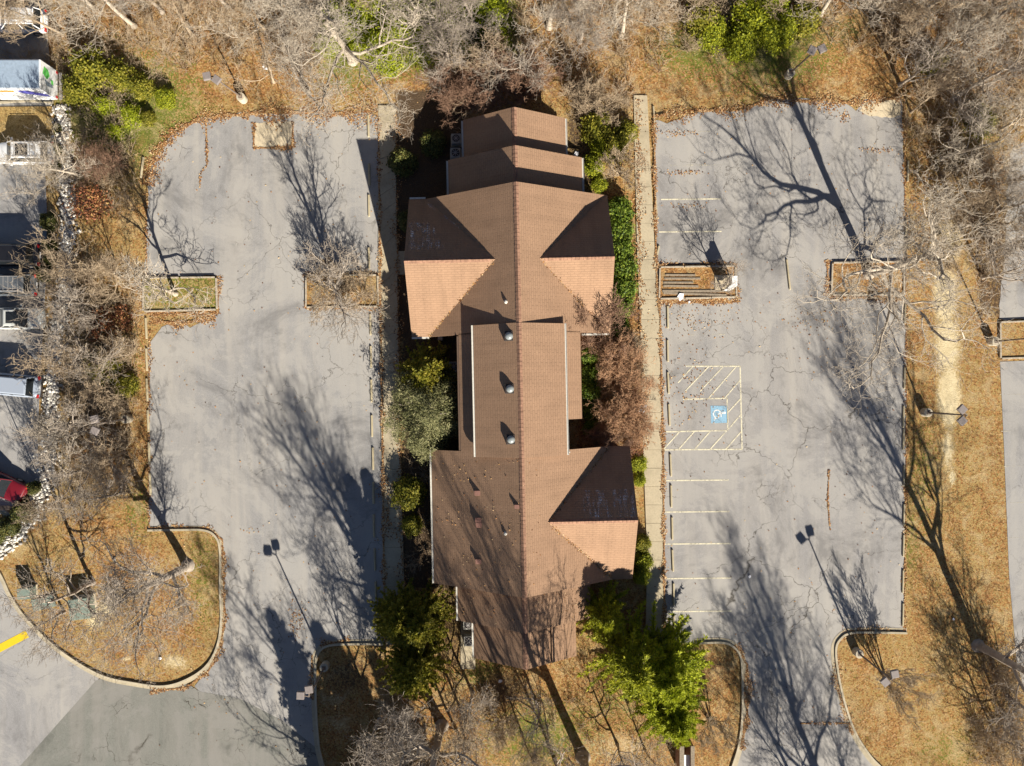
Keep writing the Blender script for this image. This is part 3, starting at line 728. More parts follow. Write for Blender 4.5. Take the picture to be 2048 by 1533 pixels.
# skylights on the west slope of the raised roof
def local(u, v, z):
    p = BL.inverted() @ P(u, v, z); return p
for (u, v) in ((1018, 672), (1020, 778), (1022, 880)):
    p = local(u, v, 8.0); z = DZ - .575 * abs(p.x)
    b = MB(); hw = .36
    b.prism([(-hw, -hw), (hw, -hw), (hw, hw), (-hw, hw)], -.35, .17)
    s = b.build('skylight', M['dark_metal'], bld, loc=(p.x, p.y, z), bevel=.02)
    s['label'] = 'domed roof skylight on a dark square kerb'
    prof = [(.30 * math.cos(a), .30 * math.sin(a) * .8) for a in [math.radians(q) for q in range(0, 90, 12)]] + [(.01, .24)]
    d = MB().lathe((0, 0, .17), prof, 18).build('dome', M['dome'], s, smooth=True)
    # flat flange lying on the slope
for (u, v, w, h) in ((955, 987, .40, .17), (957, 1041, .42, .18), (958, 1051, .42, .18), (957, 1124, .40, .17), (1034, 1014, .32, .16)):
    p = local(u, v, 6.5); z = RZ - PT * abs(p.x); p = local(u, v, z + h); z = RZ - PT * abs(p.x)
    mb = MB(); mb.box((0, 0, h / 2), (w, w * .8, h)); mb.box((-.02, 0, h + .02), (w * 1.12, w * .92, .05))
    mb.build('roof_vent', M['vent'], bld, loc=(p.x, p.y, z - .06), bevel=.015)
for (u, v) in ((1012, 602), (1011, 1072)):
    p = local(u, v, 8.0); z = RZ - PT * abs(p.x)
    mb = MB(); mb.tube((0, 0, -.2), (0, 0, .22), .06, seg=10); mb.lathe((0, 0, .0), [(.16, 0), (.10, .12), (.065, .2)], 12)
    mb.build('vent_pipe', M['gutter'], bld, loc=(p.x, p.y, z))
# frost left on the slopes that face away from the sun
def frost_patch(pts, parent):
    n = Vector(pts[1]) - Vector(pts[0]); m = Vector(pts[2]) - Vector(pts[0]); k = n.cross(m); k = k if k.z > 0 else -k; k.normalize()
    me = bpy.data.meshes.new('frost'); vs = [tuple(Vector(p) + k * .012) for p in pts]; me.from_pydata(vs, [], [tuple(range(len(vs)))])
    uvl = me.uv_layers.new(name='UVMap')
    for l in me.loops: c = vs[l.vertex_index]; uvl.data[l.index].uv = (c[0], c[1] * 1.25)
    me.materials.append(M['frost']); o = bpy.data.objects.new('frost', me); COL.objects.link(o); o.parent = parent; o['kind'] = 'stuff'
def onw(x, y, yc, hy): return (x, y, EZ + PT * (hy - abs(y - yc)))
frost_patch([onw(4.6, -10.35, -10.42, 5.27), onw(8.5, -10.35, -10.42, 5.27), onw(8.5, -8.3, -10.42, 5.27), onw(4.6, -8.3, -10.42, 5.27)], rF)
frost_patch([onw(-8.3, 10.2, 9.26, 5.46), onw(-5.4, 10.2, 9.26, 5.46), onw(-6.6, 12.6, 9.26, 5.46), onw(-8.3, 12.6, 9.26, 5.46)], rC)
def valley(x0, y0, x1, y1, yc, hy, w=.35):
    frost_patch([onw(x0, y0, yc, hy), onw(x1, y1, yc, hy), onw(x1 - math.copysign(-w, x1) * 1, y1, yc, hy), onw(x0 + math.copysign(w, x0), y0, yc, hy)], rC)
valley(-6.9, 14.4, -2.8, 10.6, 9.26, 5.46); valley(6.4, 14.4, 3.3, 11.4, 9.26, 5.46)
# ==== OBJECTS ====
# ------------------------------------------------------------------ plants
def tubes(chains, parts=None):
    """chains: list of (pts (n,3), radii (n,), sides). Returns V, list of quads."""
    groups = {}
    for pts, rad, sd_ in chains: groups.setdefault((len(pts), sd_), []).append((pts, rad))
    Vs, Fs, off = [], [], 0
    for (n, k), lst in groups.items():
        Pt = np.array([a for a, _ in lst], dtype=np.float64); R = np.array([b for _, b in lst]); m = len(lst)
        T = np.empty_like(Pt); T[:, 1:-1] = Pt[:, 2:] - Pt[:, :-2]; T[:, 0] = Pt[:, 1] - Pt[:, 0]; T[:, -1] = Pt[:, -1] - Pt[:, -2]
        T /= np.linalg.norm(T, axis=2, keepdims=True) + 1e-9
        ref = np.where(np.abs(T[..., 2:3]) < .9, np.array([0, 0, 1.]), np.array([1., 0, 0]))
        X = np.cross(T, ref); X /= np.linalg.norm(X, axis=2, keepdims=True) + 1e-9; Y = np.cross(T, X)
        a = np.arange(k) * 2 * np.pi / k
        ring = Pt[:, :, None] + R[:, :, None, None] * (np.cos(a)[None, None, :, None] * X[:, :, None] + np.sin(a)[None, None, :, None] * Y[:, :, None])
        Vs.append(ring.reshape(-1, 3))
        idx = np.arange(m * n * k).reshape(m, n, k) + off
        j = np.roll(idx, -1, axis=2)
        Fs.append(np.stack([idx[:, :-1], j[:, :-1], j[:, 1:], idx[:, 1:]], -1).reshape(-1, 4)); off += m * n * k
    return np.concatenate(Vs), Fs

def rot_about(v, ax, a):
    return Matrix.Rotation(a, 3, ax) @ v

def grow(seed, h=10, r=.2, trunk_frac=.3, spread=.9, limbs=6, levels=5, kids=(0, 6, 6, 5, 4), ratio=.62, lean=(0, 0), droop=0., up=.25, multi=1, wander=.18, twig=.011, angle=(28, 62), lr=.62, limb=.55):
    """grow a bare tree; returns (trunk chains, crown chains)"""
    R = random.Random(seed); trunk, crown = [], []
    def chain(p, d, L, r0, r1, lvl):
        n = (9, 7, 5, 4, 3, 3, 3)[lvl]; pts = [p.copy()]; dd = d.copy()
        for i in range(n - 1):
            w = wander * (1 + .25 * lvl)
            dd = (dd + Vector((R.gauss(0, w), R.gauss(0, w), R.gauss(0, w * .6))) + Vector((0, 0, up * (.5 if lvl else 0) - droop * (lvl > 1)))).normalized() if lvl else (dd + Vector((R.gauss(0, .05), R.gauss(0, .05), .04))).normalized()
            pts.append(pts[-1] + dd * (L / (n - 1)))
        t = np.linspace(0, 1, n); rad = r0 + (r1 - r0) * t ** .8
        return pts, rad
    def rec(p, d, L, r0, lvl):
        last = lvl >= levels
        r1 = r0 * (.45 if lvl < 2 else .35) if not last else twig * .6
        pts, rad = chain(p, d, L, r0, max(r1, twig * .6), lvl)
        sides = (9, 7, 5, 4, 3, 3, 3)[lvl]
        (trunk if lvl <= 1 else crown).append((np.array([tuple(q) for q in pts]), rad, sides))
        if last: return
        k = kids[lvl] if lvl < len(kids) else 4
        lo = trunk_frac if lvl == 0 else .22
        nseg = len(pts) - 1
        for c in range(k):
            t = lo + (1 - lo) * (c + R.uniform(.1, .9)) / k; f = t * nseg; i = min(int(f), nseg - 1)
            q = pts[i].lerp(pts[i + 1], f - i); dr = (pts[i + 1] - pts[i]).normalized()
            az = R.uniform(0, 2 * math.pi) if lvl else c * 2.4 + R.uniform(-.5, .5)
            an = math.radians(R.uniform(*angle)) * (1.15 if lvl == 0 else 1) * (1 if lvl else (.75 + .45 * spread * (1 - .45 * t)))
            ax = dr.orthogonal().normalized(); ax = rot_about(ax, dr, az)
            nd = rot_about(dr, ax, an).normalized()
            if lvl >= 1 and nd.z < -.25 and not droop: nd.z *= .3; nd.normalize()
            LL = L * (lr * spread if lvl == 0 else ratio) * R.uniform(.7, 1.2) * (1.15 - .45 * t if lvl == 0 else 1.1 - .35 * t)
            rr = max(twig, float(np.interp(f, range(nseg + 1), rad)) * (limb if lvl < 2 else .6) * R.uniform(.8, 1.1))
            rec(q, nd, LL, rr, lvl + 1)
        if lvl:  # continue the tip
            rec(pts[-1], (pts[-1] - pts[-2]).normalized(), L * ratio * .8, max(twig, rad[-1]), lvl + 1)
        else:
            rec(pts[-1], (pts[-1] - pts[-2]).normalized(), L * .38, max(twig, rad[-1]), 1)
    for mstem in range(multi):
        a = mstem * 2 * math.pi / multi + R.random(); t = math.radians(R.uniform(12, 30)) if multi > 1 else 0
        d = Vector((math.sin(t) * math.cos(a) + lean[0], math.sin(t) * math.sin(a) + lean[1], math.cos(t))).normalized()
        off = Vector((math.cos(a), math.sin(a), 0)) * (.12 if multi > 1 else 0)
        rec(off - Vector((0, 0, .1)), d, h * (.74 if multi == 1 else .62) * R.uniform(.9, 1.05), r, 0)
    # root flare
    if multi == 1:
        trunk.append((np.array([(0, 0, -.15), (0, 0, .12), (0, 0, .5)]), np.array([r * 1.75, r * 1.35, r * 1.0]), 9))
    return trunk, crown

PROTO = {}
def proto_tree(key, name, matk, **kw):
    tr, cr = grow(**kw)
    root = empty(name, (0, 0, -300))
    V, Fc = tubes(tr); np_mesh('trunk', V, Fc, M[matk], smooth=True, parent=root)
    V, Fc = tubes(cr); np_mesh('crown', V, Fc, M[matk], smooth=True, parent=root)
    PROTO[key] = [root, False]
    return root
def place(key, u, v, label, cat, group=None, s=1.0, rz=None, name=None, tilt=(0, 0), z=0., sx=None):
    root, used = PROTO[key]
    o = root if not used else copy_tree(root); PROTO[key][1] = True
    p = P(u, v, 0); o.location = (p.x, p.y, z)
    o.rotation_euler = (tilt[0], tilt[1], rnd.uniform(0, 6.28) if rz is None else rz)
    o.scale = (sx or s, sx or s, s)
    for k_ in ('label', 'category', 'group'):
        if k_ in o: del o[k_]
    return tag(o, label, cat, group)

proto_tree('big_a', 'bare_tree', 'bark_grey', seed=11, h=15, r=.40, trunk_frac=.28, kids=(8, 5, 5, 4, 2), limb=.62, levels=5, spread=1.0, twig=.015)
proto_tree('big_b', 'bare_tree', 'bark_pale', seed=23, h=13, r=.40, trunk_frac=.2, kids=(8, 6, 5, 4, 2), levels=5, spread=1.2, twig=.013, wander=.30, limb=.60)
proto_tree('wood_a', 'bare_tree', 'bark_pale', seed=31, h=13, r=.22, trunk_frac=.3, kids=(8, 5, 4, 4, 2), levels=5, spread=.9, twig=.014)
proto_tree('wood_b', 'bare_tree', 'bark_tan', seed=37, h=11, r=.17, trunk_frac=.3, kids=(8, 5, 4, 4, 2), levels=5, spread=.9, twig=.014)
proto_tree('wood_c', 'bare_tree', 'bark_grey', seed=41, h=12, r=.19, trunk_frac=.25, kids=(7, 6, 5, 4, 2), levels=5, spread=1.0, twig=.014)
proto_tree('small_a', 'bare_tree', 'bark_grey', seed=53, h=7, r=.17, limb=.66, trunk_frac=.2, kids=(7, 5, 5, 3), levels=4, spread=1.15, twig=.014)
proto_tree('small_c', 'bare_tree', 'bark_tan', seed=57, h=7, r=.12, trunk_frac=.2, kids=(7, 6, 5, 3), levels=4, spread=1.2, twig=.014, wander=.28)
proto_tree('small_b', 'bare_tree', 'bark_pale', seed=59, h=6, r=.17, limb=.62, trunk_frac=.3, kids=(7, 5, 4, 3), levels=4, spread=1.15, twig=.016, wander=.3)
proto_tree('vase', 'bare_tree', 'bark_tan', seed=61, h=7, r=.07, trunk_frac=.25, kids=(5, 5, 4, 3), levels=4, spread=.62, twig=.012, multi=7, angle=(12, 34), up=.3)
proto_tree('myrtle', 'bare_shrub_tree', 'bark_brown', seed=67, h=4.2, r=.055, trunk_frac=.25, kids=(5, 5, 4, 3), levels=4, spread=1.1, twig=.012, multi=5, angle=(20, 60), wander=.3)
proto_tree('myrtle_tan', 'bare_shrub_tree', 'bark_rust', seed=68, h=4.0, r=.05, trunk_frac=.25, kids=(5, 5, 4, 3), levels=4, spread=1.3, twig=.012, multi=5, angle=(25, 66), wander=.3)
proto_tree('bush', 'bare_shrub', 'bark_tan', seed=71, h=2.6, r=.03, trunk_frac=.15, kids=(6, 5, 5), levels=3, spread=1.0, twig=.010, multi=8, angle=(18, 55), wander=.25)
proto_tree('bush_brown', 'bare_shrub', 'bark_rust', seed=73, h=2.4, r=.03, trunk_frac=.1, kids=(6, 6, 5), levels=3, spread=1.1, twig=.011, multi=8, angle=(20, 62), wander=.3)

# broad-leaved and needle-leaved plants -------------------------------------------------
def leaf_quads(C, N, size, aspect=1.6, jitter=.9, rg=nr):
    """C centres (n,3); N preferred normals; returns verts and quads"""
    n = len(C); N = N + rg.normal(0, jitter, (n, 3)); N /= np.linalg.norm(N, axis=1, keepdims=True) + 1e-9
    A = rg.normal(0, 1, (n, 3)); A -= (A * N).sum(1, keepdims=True) * N; A /= np.linalg.norm(A, axis=1, keepdims=True) + 1e-9
    B = np.cross(N, A); s = size * rg.uniform(.6, 1.3, (n, 1))
    a, b = A * s * aspect * .5, B * s * .5
    V = np.stack([C - a, C + b * .9 - a * .1, C + a, C - b * .9 - a * .1], 1).reshape(-1, 3)
    return V, np.arange(n * 4).reshape(n, 4)

def leafy_shrub(key, name, matk, seed, rx, ry, hz, clumps, per, leaf, clump_r=.28, stem='bark_dark', z0=.15, shell=.55, bare=0.0, zpow=1.0, aspect=1.6):
    rg = np.random.default_rng(seed); root = empty(name, (0, 0, -300))
    d = rg.normal(0, 1, (clumps, 3)); d[:, 2] = np.abs(d[:, 2]) * zpow; d /= np.linalg.norm(d, axis=1, keepdims=True)
    rad = shell + (1 - shell) * rg.random((clumps, 1)) ** .6
    lump = 1 + .22 * np.sin(d[:, :1] * 5 + seed) * np.cos(d[:, 1:2] * 4 + seed * 2)
    c = d * rad * lump * np.array([rx, ry, hz]); c[:, 2] += z0
    tone = np.repeat(rg.uniform(-.22, .22, clumps), per)
    cc = np.repeat(c, per, 0) + rg.normal(0, clump_r * .5, (clumps * per, 3)); cc[:, 2] = np.maximum(cc[:, 2], .04)
    nn = np.repeat(d, per, 0) + np.array([0, 0, .6])
    V, Q = leaf_quads(cc, nn, leaf, aspect, rg=rg)
    tint = np.clip(rg.uniform(.15, .85, len(Q)) + tone, 0, 1)
    np_mesh('foliage', V, [Q], M[matk], tint=tint, parent=root)
    ch = []
    for i in range(0, clumps, max(1, clumps // 60)):
        e = c[i]; m = e * .5 + rg.normal(0, .08, 3); ch.append((np.array([(e[0] * .05, e[1] * .05, -.05), m, e]), np.array([.03, .02, .008]) * max(.7, hz * .6), 4))
    V, Fc = tubes(ch); np_mesh('stems', V, Fc, M[stem], smooth=True, parent=root)
    PROTO[key] = [root, False]

def conifer(key, name, matk, seed, h, w, nb=120, droop=.15, tuft=.34, per=9, base=.06, narrow=1.0, quad=.055, upturn=.0, stem='bark_dark', lean=(0, 0), taper=.85):
    rg = np.random.default_rng(seed); root = empty(name, (0, 0, -300)); ch = []; C, Dn, tone = [], [], []
    tr = np.array([(lean[0] * t * t, lean[1] * t * t, h * t) for t in np.linspace(0, 1, 8)]); ch.append((tr, np.linspace(h * .02 + .03, .015, 8), 8))
    br = []
    for i in range(nb):
        t = base + (1 - base) * (i + rg.random()) / nb; az = i * 2.399 + rg.normal(0, .3)
        p0 = np.array([np.interp(t, np.linspace(0, 1, 8), tr[:, k]) for k in range(3)])
        L = w * ((1 - t) ** taper * .95 + .06) * rg.uniform(.6, 1.25)
        dr = np.array([math.cos(az), math.sin(az), rg.uniform(-.05, .35) + upturn + .8 * t]); dr /= np.linalg.norm(dr)
        n = 5; pts = [p0]
        for k in range(1, n):
            dr = dr + rg.normal(0, .1, 3) + np.array([0, 0, -droop]); dr /= np.linalg.norm(dr); pts.append(pts[-1] + dr * L / (n - 1))
        pts = np.array(pts); br.append((pts, np.linspace(.03, .008, n) * (1 - .6 * t) * h / 8 + .004, 4))
        tn = rg.uniform(-.2, .2); m = max(3, int(L / .19))
        for q in range(m):
            f = .18 + .82 * (q + rg.random()) / m; x = np.array([np.interp(f * (n - 1), range(n), pts[:, k]) for k in range(3)])
            d0 = pts[min(n - 1, int(f * (n - 1)) + 1)] - pts[int(min(n - 2, f * (n - 1)))]; d0 /= np.linalg.norm(d0) + 1e-9
            for _ in range(per):
                dd = d0 * 1.0 + rg.normal(0, .62, 3); dd[2] -= .1; dd /= np.linalg.norm(dd)
                C.append(x); Dn.append(dd * tuft * rg.uniform(.4, 1.1) * (.55 + .6 * (1 - f)) * narrow); tone.append(tn + (f - .5) * .35)
    C, Dn = np.array(C), np.array(Dn); n = len(C)
    side = np.cross(Dn, rg.normal(0, 1, (n, 3))); side /= np.linalg.norm(side, axis=1, keepdims=True) + 1e-9; side *= quad * rg.uniform(.6, 1.3, (n, 1))
    V = np.stack([C, C + Dn * .45 + side, C + Dn, C + Dn * .45 - side], 1).reshape(-1, 3)
    V[:, 2] = np.maximum(V[:, 2], .03)
    tint = np.clip(.5 + np.array(tone) + rg.normal(0, .16, n), 0, 1)
    V2, F2 = tubes(ch); np_mesh('trunk', V2, F2, M[stem], smooth=True, parent=root)
    V3, F3 = tubes(br); 
    crown = np_mesh('crown', V, [np.arange(n * 4).reshape(n, 4)], M[matk], tint=tint, parent=root)
    np_mesh('branches', V3, F3, M[stem], smooth=True, parent=crown)
    PROTO[key] = [root, False]

conifer('cypress', 'evergreen_tree', 'fol_yellow', 101, 8.5, 3.0, nb=260, droop=-.02, tuft=.52, per=18, quad=.032, upturn=.1, taper=.7)
conifer('cypress_thin', 'evergreen_tree', 'fol_bright', 103, 9, 3.0, nb=190, droop=-.03, tuft=.50, per=14, quad=.030, upturn=.1, taper=.7)
leafy_shrub('cedar', 'evergreen_tree', 'fol_cedar', 107, 3.3, 3.5, 5.2, 620, 46, .055, .42, stem='bark_grey', shell=.45, aspect=4.5)
conifer('holly', 'evergreen_tree', 'fol_olive', 109, 8.2, 2.6, nb=290, droop=.03, tuft=.40, per=12, quad=.06, upturn=.1, taper=.75)
leafy_shrub('hedge', 'evergreen_shrub', 'fol_ivy', 201, .95, 1.0, 1.25, 150, 34, .13, .34)
leafy_shrub('olive_shrub', 'evergreen_shrub', 'fol_olive', 203, 1.15, 1.15, 1.7, 190, 26, .11, .36)
leafy_shrub('yellow_shrub', 'evergreen_shrub', 'fol_bright', 207, 1.1, 1.1, 1.6, 190, 28, .10, .34)
leafy_shrub('rust_shrub', 'leafy_shrub', 'fol_rust', 211, 1.2, 1.2, 1.4, 150, 16, .09, .4)
leafy_shrub('box', 'clipped_shrub', 'fol_box', 213, .62, .62, .85, 170, 26, .065, .13, shell=.82)
leafy_shrub('thicket', 'evergreen_shrub', 'fol_yellow', 217, 1.6, 1.6, 1.9, 210, 20, .12, .5, shell=.3)

# big individually placed trees ---------------------------------------------------------
T = 'bare tree'
place('big_b', 1737, 548, 'large pale barked bare tree in the timber edged island at the right lot edge', T, s=.98, rz=.6, tilt=(0, .02))
place('big_a', 1956, 1292, 'tall bare tree on the lawn near the bottom right corner', T, s=.97, rz=2.0)
place('small_b', 352, 588, 'small white barked bare tree in the grassy timber edged island of the left lot', T, s=1.12, rz=1.0)
place('small_a', 688, 580, 'small bare tree filling the timber edged island beside the left sidewalk', T, s=1.12, rz=.2)
place('big_a', 374, 1132, 'wide spreading bare tree on the round kerbed island at lower left', T, s=.66, sx=.95, rz=0, tilt=(.05, -.16))
place('big_a', 884, 1452, 'large bare tree left of centre on the lawn along the bottom edge', T, s=1.0, rz=4.0)
place('big_a', 1166, 1515, 'large bare tree in the middle of the lawn along the bottom edge', T, s=1.08, rz=5.1)
place('vase', 1768, 1352, 'slender multi stemmed bare tree beside the lower right lamp post', T, s=.82, rz=1.0)
place('vase', 1420, 1440, 'multi stemmed bare tree right of the yellow green evergreen', T, s=.68, rz=2.2)
place('small_a', 1440, 575, 'thin bare sapling next to the white sign in the planked island', T, s=.52, rz=2.5)
place('wood_a', 690, 500 + 1180, 'bare tree just below the frame by the bottom driveway', T, s=1.0)
place('big_a', 1745, 1790, 'bare tree just below the frame by the right driveway', T, s=1.0, rz=.4)
place('wood_a', 1650, 1690, 'bare tree below the frame in line with the right driveway', T, s=.9, rz=.9)
place('vase', 672, 584, 'tan twiggy multi stemmed tree in the leafy island beside the left sidewalk', T, s=.55, sx=1.0, rz=.4)
place('vase', 722, 588, 'smaller tan twiggy tree at the right end of the leafy island', T, s=.42, sx=.8, rz=2.4)
E = 'evergreen tree'
for i, (u, v, q) in enumerate(((705, 1600, 1.15), (745, 1700, 1.3), (800, 1640, 1.2), (855, 1720, 1.35), (915, 1700, 1.2))):
    place('holly', u, v, f'{ORD[i]} dark evergreen from the left just below the frame under the shaded lawn', E, 'dark evergreens below the frame', s=q, sx=q * 1.1)
place('holly', 850, 1222, 'olive green evergreen between left sidewalk and the road end of the building, upper of two', E, s=.85, rz=1.1, sx=1.15)
place('holly', 838, 1308, 'olive green evergreen between left sidewalk and the lawn, lower of two', E, s=.98, rz=4.1, sx=1.2)
place('cypress', 1310, 1312, 'bright yellow green feathery evergreen beside the right driveway corner', E, s=.95, rz=.5, sx=1.45)
place('cypress_thin', 1252, 1292, 'darker feathery evergreen left of the bright yellow green one', E, s=.95, rz=2.1, sx=1.45)
place('cypress_thin', 1198, 1205, 'small thin feathery evergreen against the building corner', E, s=.75, rz=4.1, sx=.9)
place('cypress', 1330, 1400, 'yellow green feathery evergreen nearest the bottom sign', E, s=.80, rz=3.3, sx=1.05)
place('cedar', 862, 822, 'round grey green cedar between the left sidewalk and the building', E, s=1.0, rz=.3, sx=1.0)
place('holly', 858, 748, 'olive evergreen directly above the grey green cedar', E, s=.62, rz=2.0, sx=1.05)
place('olive_shrub', 820, 985, 'yellow olive shrub beside the left sidewalk below the cedar', 'shrub', s=1.0, sx=1.1)
place('olive_shrub', 826, 1050, 'small olive shrub between sidewalk and wall above the holly', 'shrub', s=.6, sx=.7)
place('holly', 808, 1215, 'narrow dark evergreen touching the left sidewalk near its bottom end', E, s=.8, rz=5, sx=1.1)

# right bed ------------------------------------------------------------------------------
for i, (u, v, s) in enumerate(((1234, 425, 1.0), (1235, 462, 1.0), (1238, 500, 1.02), (1240, 538, 1.05), (1240, 576, 1.05), (1238, 614, 1.0), (1232, 652, .85))):
    place('hedge', u, v, f'{ORD[i]} bright green shrub from the top in the hedge along the east wing', 'shrub', 'bright green hedge shrubs by the building', s=s, sx=s * 1.05)
for i, (u, v, s) in enumerate(((1176, 712, .7), (1177, 748, .75), (1176, 785, .8), (1180, 820, .75), (1182, 856, .65))):
    place('hedge', u, v, f'{ORD[i]} green shrub from the top in the bed beside the lower side roof', 'shrub', 'green shrubs beside the lower side roof', s=s, sx=s)
for i, (u, v, k, s) in enumerate(((1190, 260, 'olive_shrub', 1.05), (1225, 300, 'olive_shrub', .95), (1185, 335, 'yellow_shrub', .75), (1250, 268, 'olive_shrub', .8), (1200, 300, 'yellow_shrub', .7), (1198, 372, 'yellow_shrub', .55))):
    place(k, u, v, f'{ORD[i]} shrub of the olive thicket beside the right sidewalk top end', 'shrub', 'olive shrubs at the top of the right sidewalk', s=s)
for i, (u, v, k, s) in enumerate(((1274, 925, 'yellow_shrub', .62), (1278, 960, 'yellow_shrub', .45), (1283, 1085, 'olive_shrub', .6), (1284, 1120, 'yellow_shrub', .65), (1280, 1150, 'yellow_shrub', .62), (1268, 900, 'rust_shrub', .6))):
    place(k, u, v, f'{ORD[i]} low shrub from the top between the right sidewalk and the lower wing', 'shrub', 'low shrubs beside the lower wing', s=s)
place('myrtle', 1180, 676, 'reddish brown twiggy bare tree leaning over the east wing roof corner', T, s=1.5, sx=1.3, rz=0, tilt=(-.42, 0))
for i, (u, v, k, s) in enumerate(((1232, 715, 'myrtle_tan', 1.0), (1262, 775, 'myrtle_tan', .85), (1232, 830, 'myrtle_tan', .95), (1228, 885, 'myrtle', .8), (1270, 850, 'myrtle_tan', .8), (1200, 870, 'bush_brown', 1.0), (1252, 810, 'bush_brown', 1.1), (1235, 748, 'bush_brown', .8), (1255, 700, 'bush', 1.0))):
    place(k, u, v, f'{ORD[i]} brown bare shrub from the top in the bed beside the side roof', 'shrub', 'bare brown shrubs beside the right sidewalk', s=s)
place('vase', 1240, 350, 'tan feathery bare shrub spreading over the right sidewalk', T, s=.58, sx=.8)
place('vase', 1190, 222, 'tan bare shrub at the wooded corner of the building', T, s=.5, sx=.8)
for i, (u, v, q) in enumerate(((915, 188, 1.2), (960, 192, 1.3), (1005, 188, 1.25), (1050, 178, 1.1))):
    place('myrtle', u, v, f'{ORD[i]} dark brown bare shrub from the left right behind the smallest roof', 'shrub', 'dark brown shrubs behind the building', s=q)
place('bush', 1165, 205, 'grey brown bare shrub behind the smallest roof', 'shrub', s=1.3)
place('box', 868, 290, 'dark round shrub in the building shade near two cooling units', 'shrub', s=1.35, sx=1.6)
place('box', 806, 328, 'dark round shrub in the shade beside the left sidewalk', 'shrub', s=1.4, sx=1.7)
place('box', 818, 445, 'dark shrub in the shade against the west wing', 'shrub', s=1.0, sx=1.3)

# woodland -------------------------------------------------------------------------------
top = [(-20, 40, 'wood_b', .8), (125, 70, 'wood_b', .7), (190, 20, 'wood_a', .85), (268, 52, 'wood_a', .9), (325, 25, 'wood_c', .8), (385, 70, 'wood_b', .85), (455, 15, 'wood_c', .9),
       (530, 60, 'wood_b', .8), (580, -10, 'wood_a', .9), (608, 55, 'wood_a', .95), (548, 165, 'small_c', .85), (618, 188, 'small_a', .95), (705, 122, 'big_b', .82), (760, -20, 'wood_b', .8), (826, 68, 'small_b', 1.2), (900, 160, 'small_a', .95), (950, 70, 'wood_c', .75),
       (962, 180, 'small_c', .9), (1043, 168, 'small_a', .9), (1098, 55, 'wood_a', .95), (1160, 85, 'wood_c', .7), (1175, 5, 'wood_b', .9), (1245, 70, 'wood_a', .85), (1330, 0, 'wood_b', .9), (1400, 10, 'small_c', .9)]
for i, (u, v, k, s) in enumerate(top):
    place(k, u, v, f'{ORD[i]} bare tree from the left in the woods along the top edge', T, 'bare woodland trees along the top edge', s=s, tilt=(rnd.uniform(-.06, .06), rnd.uniform(-.06, .06)))
tr = [(1560, 10, 'wood_b', .8), (1640, 30, 'wood_a', .85), (1745, 20, 'wood_a', .95), (1770, 100, 'small_c', .9), (1850, 20, 'wood_b', .95), (1800, 170, 'small_a', .85), (1858, 130, 'wood_a', .75), (1822, 225, 'small_c', .8),
      (1885, 318, 'wood_a', .72), (1905, 200, 'small_a', 1.1), (1930, 70, 'wood_a', .9), (1965, 180, 'wood_b', .8), (1985, 40, 'wood_c', .9), (2030, 120, 'wood_a', .95), (2000, 260, 'small_c', 1.0)]
for i, (u, v, k, s) in enumerate(tr):
    place(k, u, v, f'{ORD[i]} bare tree from the left in the top right woods', T, 'bare trees of the top right woods', s=s)
rt = [(1905, 405, 'small_c', .7), (1950, 455, 'small_c', .85), (1985, 500, 'small_a', 1.0), (1960, 365, 'vase', .7), (2000, 420, 'wood_c', .7), (1965, 555, 'small_a', .85)]
for i, (u, v, k, s) in enumerate(rt):
    place(k, u, v, f'{ORD[i]} bare small tree from the top between the straw path and the far right lot', T, 'small bare trees by the far right lot', s=s)
br_ = [(2015, 1395, 'small_a', .9), (1990, 1470, 'small_c', .85), (2040, 1500, 'small_a', 1.0), (1985, 1340, 'vase', .42)]
for i, (u, v, k, s) in enumerate(br_):
    place(k, u, v, f'{ORD[i]} grey bare tree in the clump at the bottom right corner', T, 'grey bare trees at the bottom right corner', s=s)
lf = [(162, 352, 'wood_a', .62), (225, 335, 'myrtle', .9), (180, 545, 'small_c', 1.0), (205, 615, 'small_a', .95), (245, 560, 'small_c', .6), (195, 700, 'small_a', 1.0), (168, 745, 'small_c', .9),
      (230, 770, 'small_c', .8), (210, 835, 'small_a', .95), (165, 865, 'small_b', 1.0), (250, 905, 'small_c', .85), (195, 935, 'small_a', .95), (150, 990, 'small_c', .75), (245, 985, 'small_a', .75), (262, 700, 'bush', 1.3)]
for i, (u, v, k, s) in enumerate(lf):
    place(k, u, v, f'{ORD[i]} bare tree from the top in the strip between the left lot and parked cars', T, 'bare trees in the strip beside the left lot', s=s)
place('small_a', 185, 1165, 'dark branched small bare tree behind the green utility boxes', T, s=1.15)
place('small_a', 128, 1225, 'thin bare tree left of the large green utility box', T, s=.7)
for i, (u, v, k, s) in enumerate(((945, 1385, 'small_a', .8), (1010, 1440, 'bush', 1.3), (1075, 1410, 'small_a', .7), (760, 1440, 'small_a', .95), (1110, 1520, 'small_a', .8), (1235, 1490, 'small_a', .65), (930, 1500, 'small_a', .9), (822, 1425, 'wood_c', .55), (930, 1440, 'small_c', 1.05), (1045, 1470, 'wood_b', .55), (1290, 1500, 'small_c', .7))):
    place(k, u, v, f'{ORD[i]} thin bare sapling from the top on the lawn below the building', T, 'thin bare saplings on the bottom lawn', s=s)
